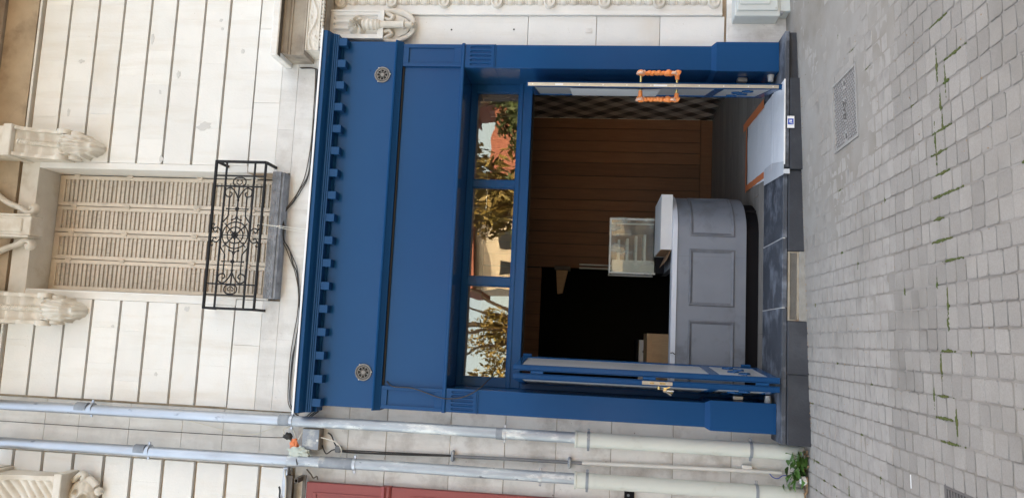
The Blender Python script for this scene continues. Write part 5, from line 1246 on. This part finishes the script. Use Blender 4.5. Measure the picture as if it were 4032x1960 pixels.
# ================================================================== WHAT STANDS ACROSS THE STREET (seen in the fanlight glass; more added to block low sky)
rngT = random.Random(11)
def leaf_cloud(n, blobs, size, aspect=0.5, droop=0.0):
    m_ = MB()
    for k in range(n):
        bx_c, by_c, bz_c, br_ = blobs[rngT.randrange(len(blobs))]
        d = Vector((rngT.gauss(0, 1), rngT.gauss(0, 1), rngT.gauss(0, 1))).normalized()*br_*(rngT.random()**0.45)
        p = Vector((bx_c, by_c, bz_c))+d
        a = Vector((rngT.gauss(0, 1), rngT.gauss(0, 1), rngT.gauss(0, 1)-droop)).normalized()*size*rngT.uniform(0.6, 1.3); b = a.orthogonal().normalized()*size*aspect
        b = Matrix.Rotation(rngT.random()*PI, 3, a) @ b
        m_.add([p-a*0.5, p+b*0.5, p+a*0.5, p-b*0.5], [(0, 1, 2, 3)])
    return m_
def tree(x, y, h, spread, m_, label, n=3800, size=0.28, droop=0.0):
    z0 = 0.113+SL*x-0.06; t = thing('tree', label, 'tree', 'trees across the street')
    tr = MB().tube([(x, y, z0), (x+0.1, y, z0+h*0.25), (x+0.05, y+0.1, z0+h*0.5), (x, y, z0+h*0.85)], [0.26, 0.20, 0.15, 0.05], 10)
    blobs = []
    for k in range(16):
        a = rngT.random()*2*PI; rr = spread*math.sqrt(rngT.random()); hz = z0+h*rngT.uniform(0.32, 0.95)
        p = (x+rr*math.cos(a), y+rr*math.sin(a), hz); blobs.append((*p, spread*rngT.uniform(0.25, 0.45)))
        tr.tube([(x+0.05, y, z0+h*rngT.uniform(0.25, 0.5)), ((x+p[0])/2, (y+p[1])/2, (z0+h*0.4+hz)/2+0.3), p], [0.08, 0.055, 0.02], 6)
    put('trunk', tr, 'bark', t, smooth=True); put('crown', leaf_cloud(n, blobs, size, 0.42, droop), m_, t)
tree(0.3, -22, 8.0, 2.1, 'foliage_gold', 'golden leaved tree reflected in the left fanlight pane', n=4200, size=0.20, droop=0.5)
tree(5.3, -21, 8.6, 2.3, 'foliage_gold', 'golden weeping tree reflected in the middle fanlight pane', droop=1.2, size=0.34)
tree(9.3, -23, 8.0, 1.9, 'foliage_green', 'green tree reflected at the right end of the fanlight')
tree(-4.5, -24, 8.5, 2.6, 'foliage_gold', 'golden leaved tree across the street, farthest left')
hs = thing('house_opposite', 'cream house with red roof reflected in the middle fanlight pane', 'house')
put('wall', B(2.2, 6.8, -38, -31, -0.6, 7.6, c=0.02), 'plaster_cream', hs)
put('roof', MB().prism([(-38.5, 7.61), (-30.4, 7.61), (-34.5, 10.3)], 2.0, 7.0), 'roof_red', hs)
for x in (2.9, 4.3, 5.7):
    for z in (2.2, 5.0):
        wn = put('window', MB().box(x, x+0.9, -30.995, -30.94, z, z+1.5), 'plaster_cream', hs); put('pane', B(x+0.07, x+0.83, -30.938, -30.93, z+0.07, z+1.43), 'glass_dark', wn)
hs2 = thing('brick_house', 'red brick house reflected in the right fanlight pane', 'house')
put('wall', B(7.4, 12.5, -38, -31, -0.5, 5.6, c=0.02), 'roof_red', hs2); put('roof', MB().prism([(-38.5, 5.61), (-30.6, 5.61), (-34.5, 7.6)], 7.2, 12.7), 'roof_red', hs2)
for x in (8.2, 9.8, 11.2):
    wn = put('window', MB().box(x, x+0.9, -30.995, -30.94, 3.2, 4.7), 'plaster_cream', hs2); put('pane', B(x+0.07, x+0.83, -30.938, -30.93, 3.27, 4.63), 'glass_dark', wn)

hs3 = thing('terrace_house', 'long pale rendered terrace across the street to the left', 'house')  # added terraces, block the low sky to darken the blue pilasters
put('wall', B(-26, -3.2, -40, -33, -1.2, 8.4, c=0.02), 'stone_plaster', hs3); put('roof', MB().prism([(-40.5, 8.41), (-32.6, 8.41), (-36.5, 11.0)], -26.2, -3.0), 'roof_red', hs3)
hs4 = thing('terrace_house', 'long brick terrace across the street to the right', 'house')
put('wall', B(13.2, 34, -40, -32, -0.5, 9.0, c=0.02), 'roof_red', hs4); put('roof', MB().prism([(-40.5, 9.01), (-31.6, 9.01), (-36, 11.6)], 13.0, 34.2), 'roof_red', hs4)
for t_ in (hs3, hs4):
    x_a, x_b, yw, nz_ = (-25, -3.6, -32.995, 3) if t_ is hs3 else (14, 33.5, -31.995, 3)
    x = x_a
    while x < x_b-1:
        for z in (1.2, 4.0, 6.5):
            put('window', B(x, x+1.0, yw, yw+0.03, z, z+1.5), 'glass_dark', t_)
        x += 2.6
tree(-9.5, -23, 9.0, 2.8, 'foliage_green', 'dark green tree across the street beyond the golden ones', n=2600)  # this tree and the next are added against the low sky
tree(13.5, -22, 9.0, 2.8, 'foliage_gold', 'golden leaved tree across the street, farthest right', n=2600)
for k_, (x_, y_, h_, lab) in enumerate(((-13.5, -20, 8.5, 'tall green tree across the street near the left terrace'), (-3.6, -19.5, 4.6, 'low dark green tree across the street before the golden ones'), (3.4, -18.5, 3.9, 'small green tree in front of the cream house opposite'), (7.4, -18.0, 4.4, 'small green tree in front of the brick house opposite'), (11.6, -19.0, 6.5, 'round green tree beside the brick house opposite'))):  # added tree row, darkens what the pilasters reflect
    tree(x_, y_, h_, 2.4, 'foliage_green', lab, n=3000)
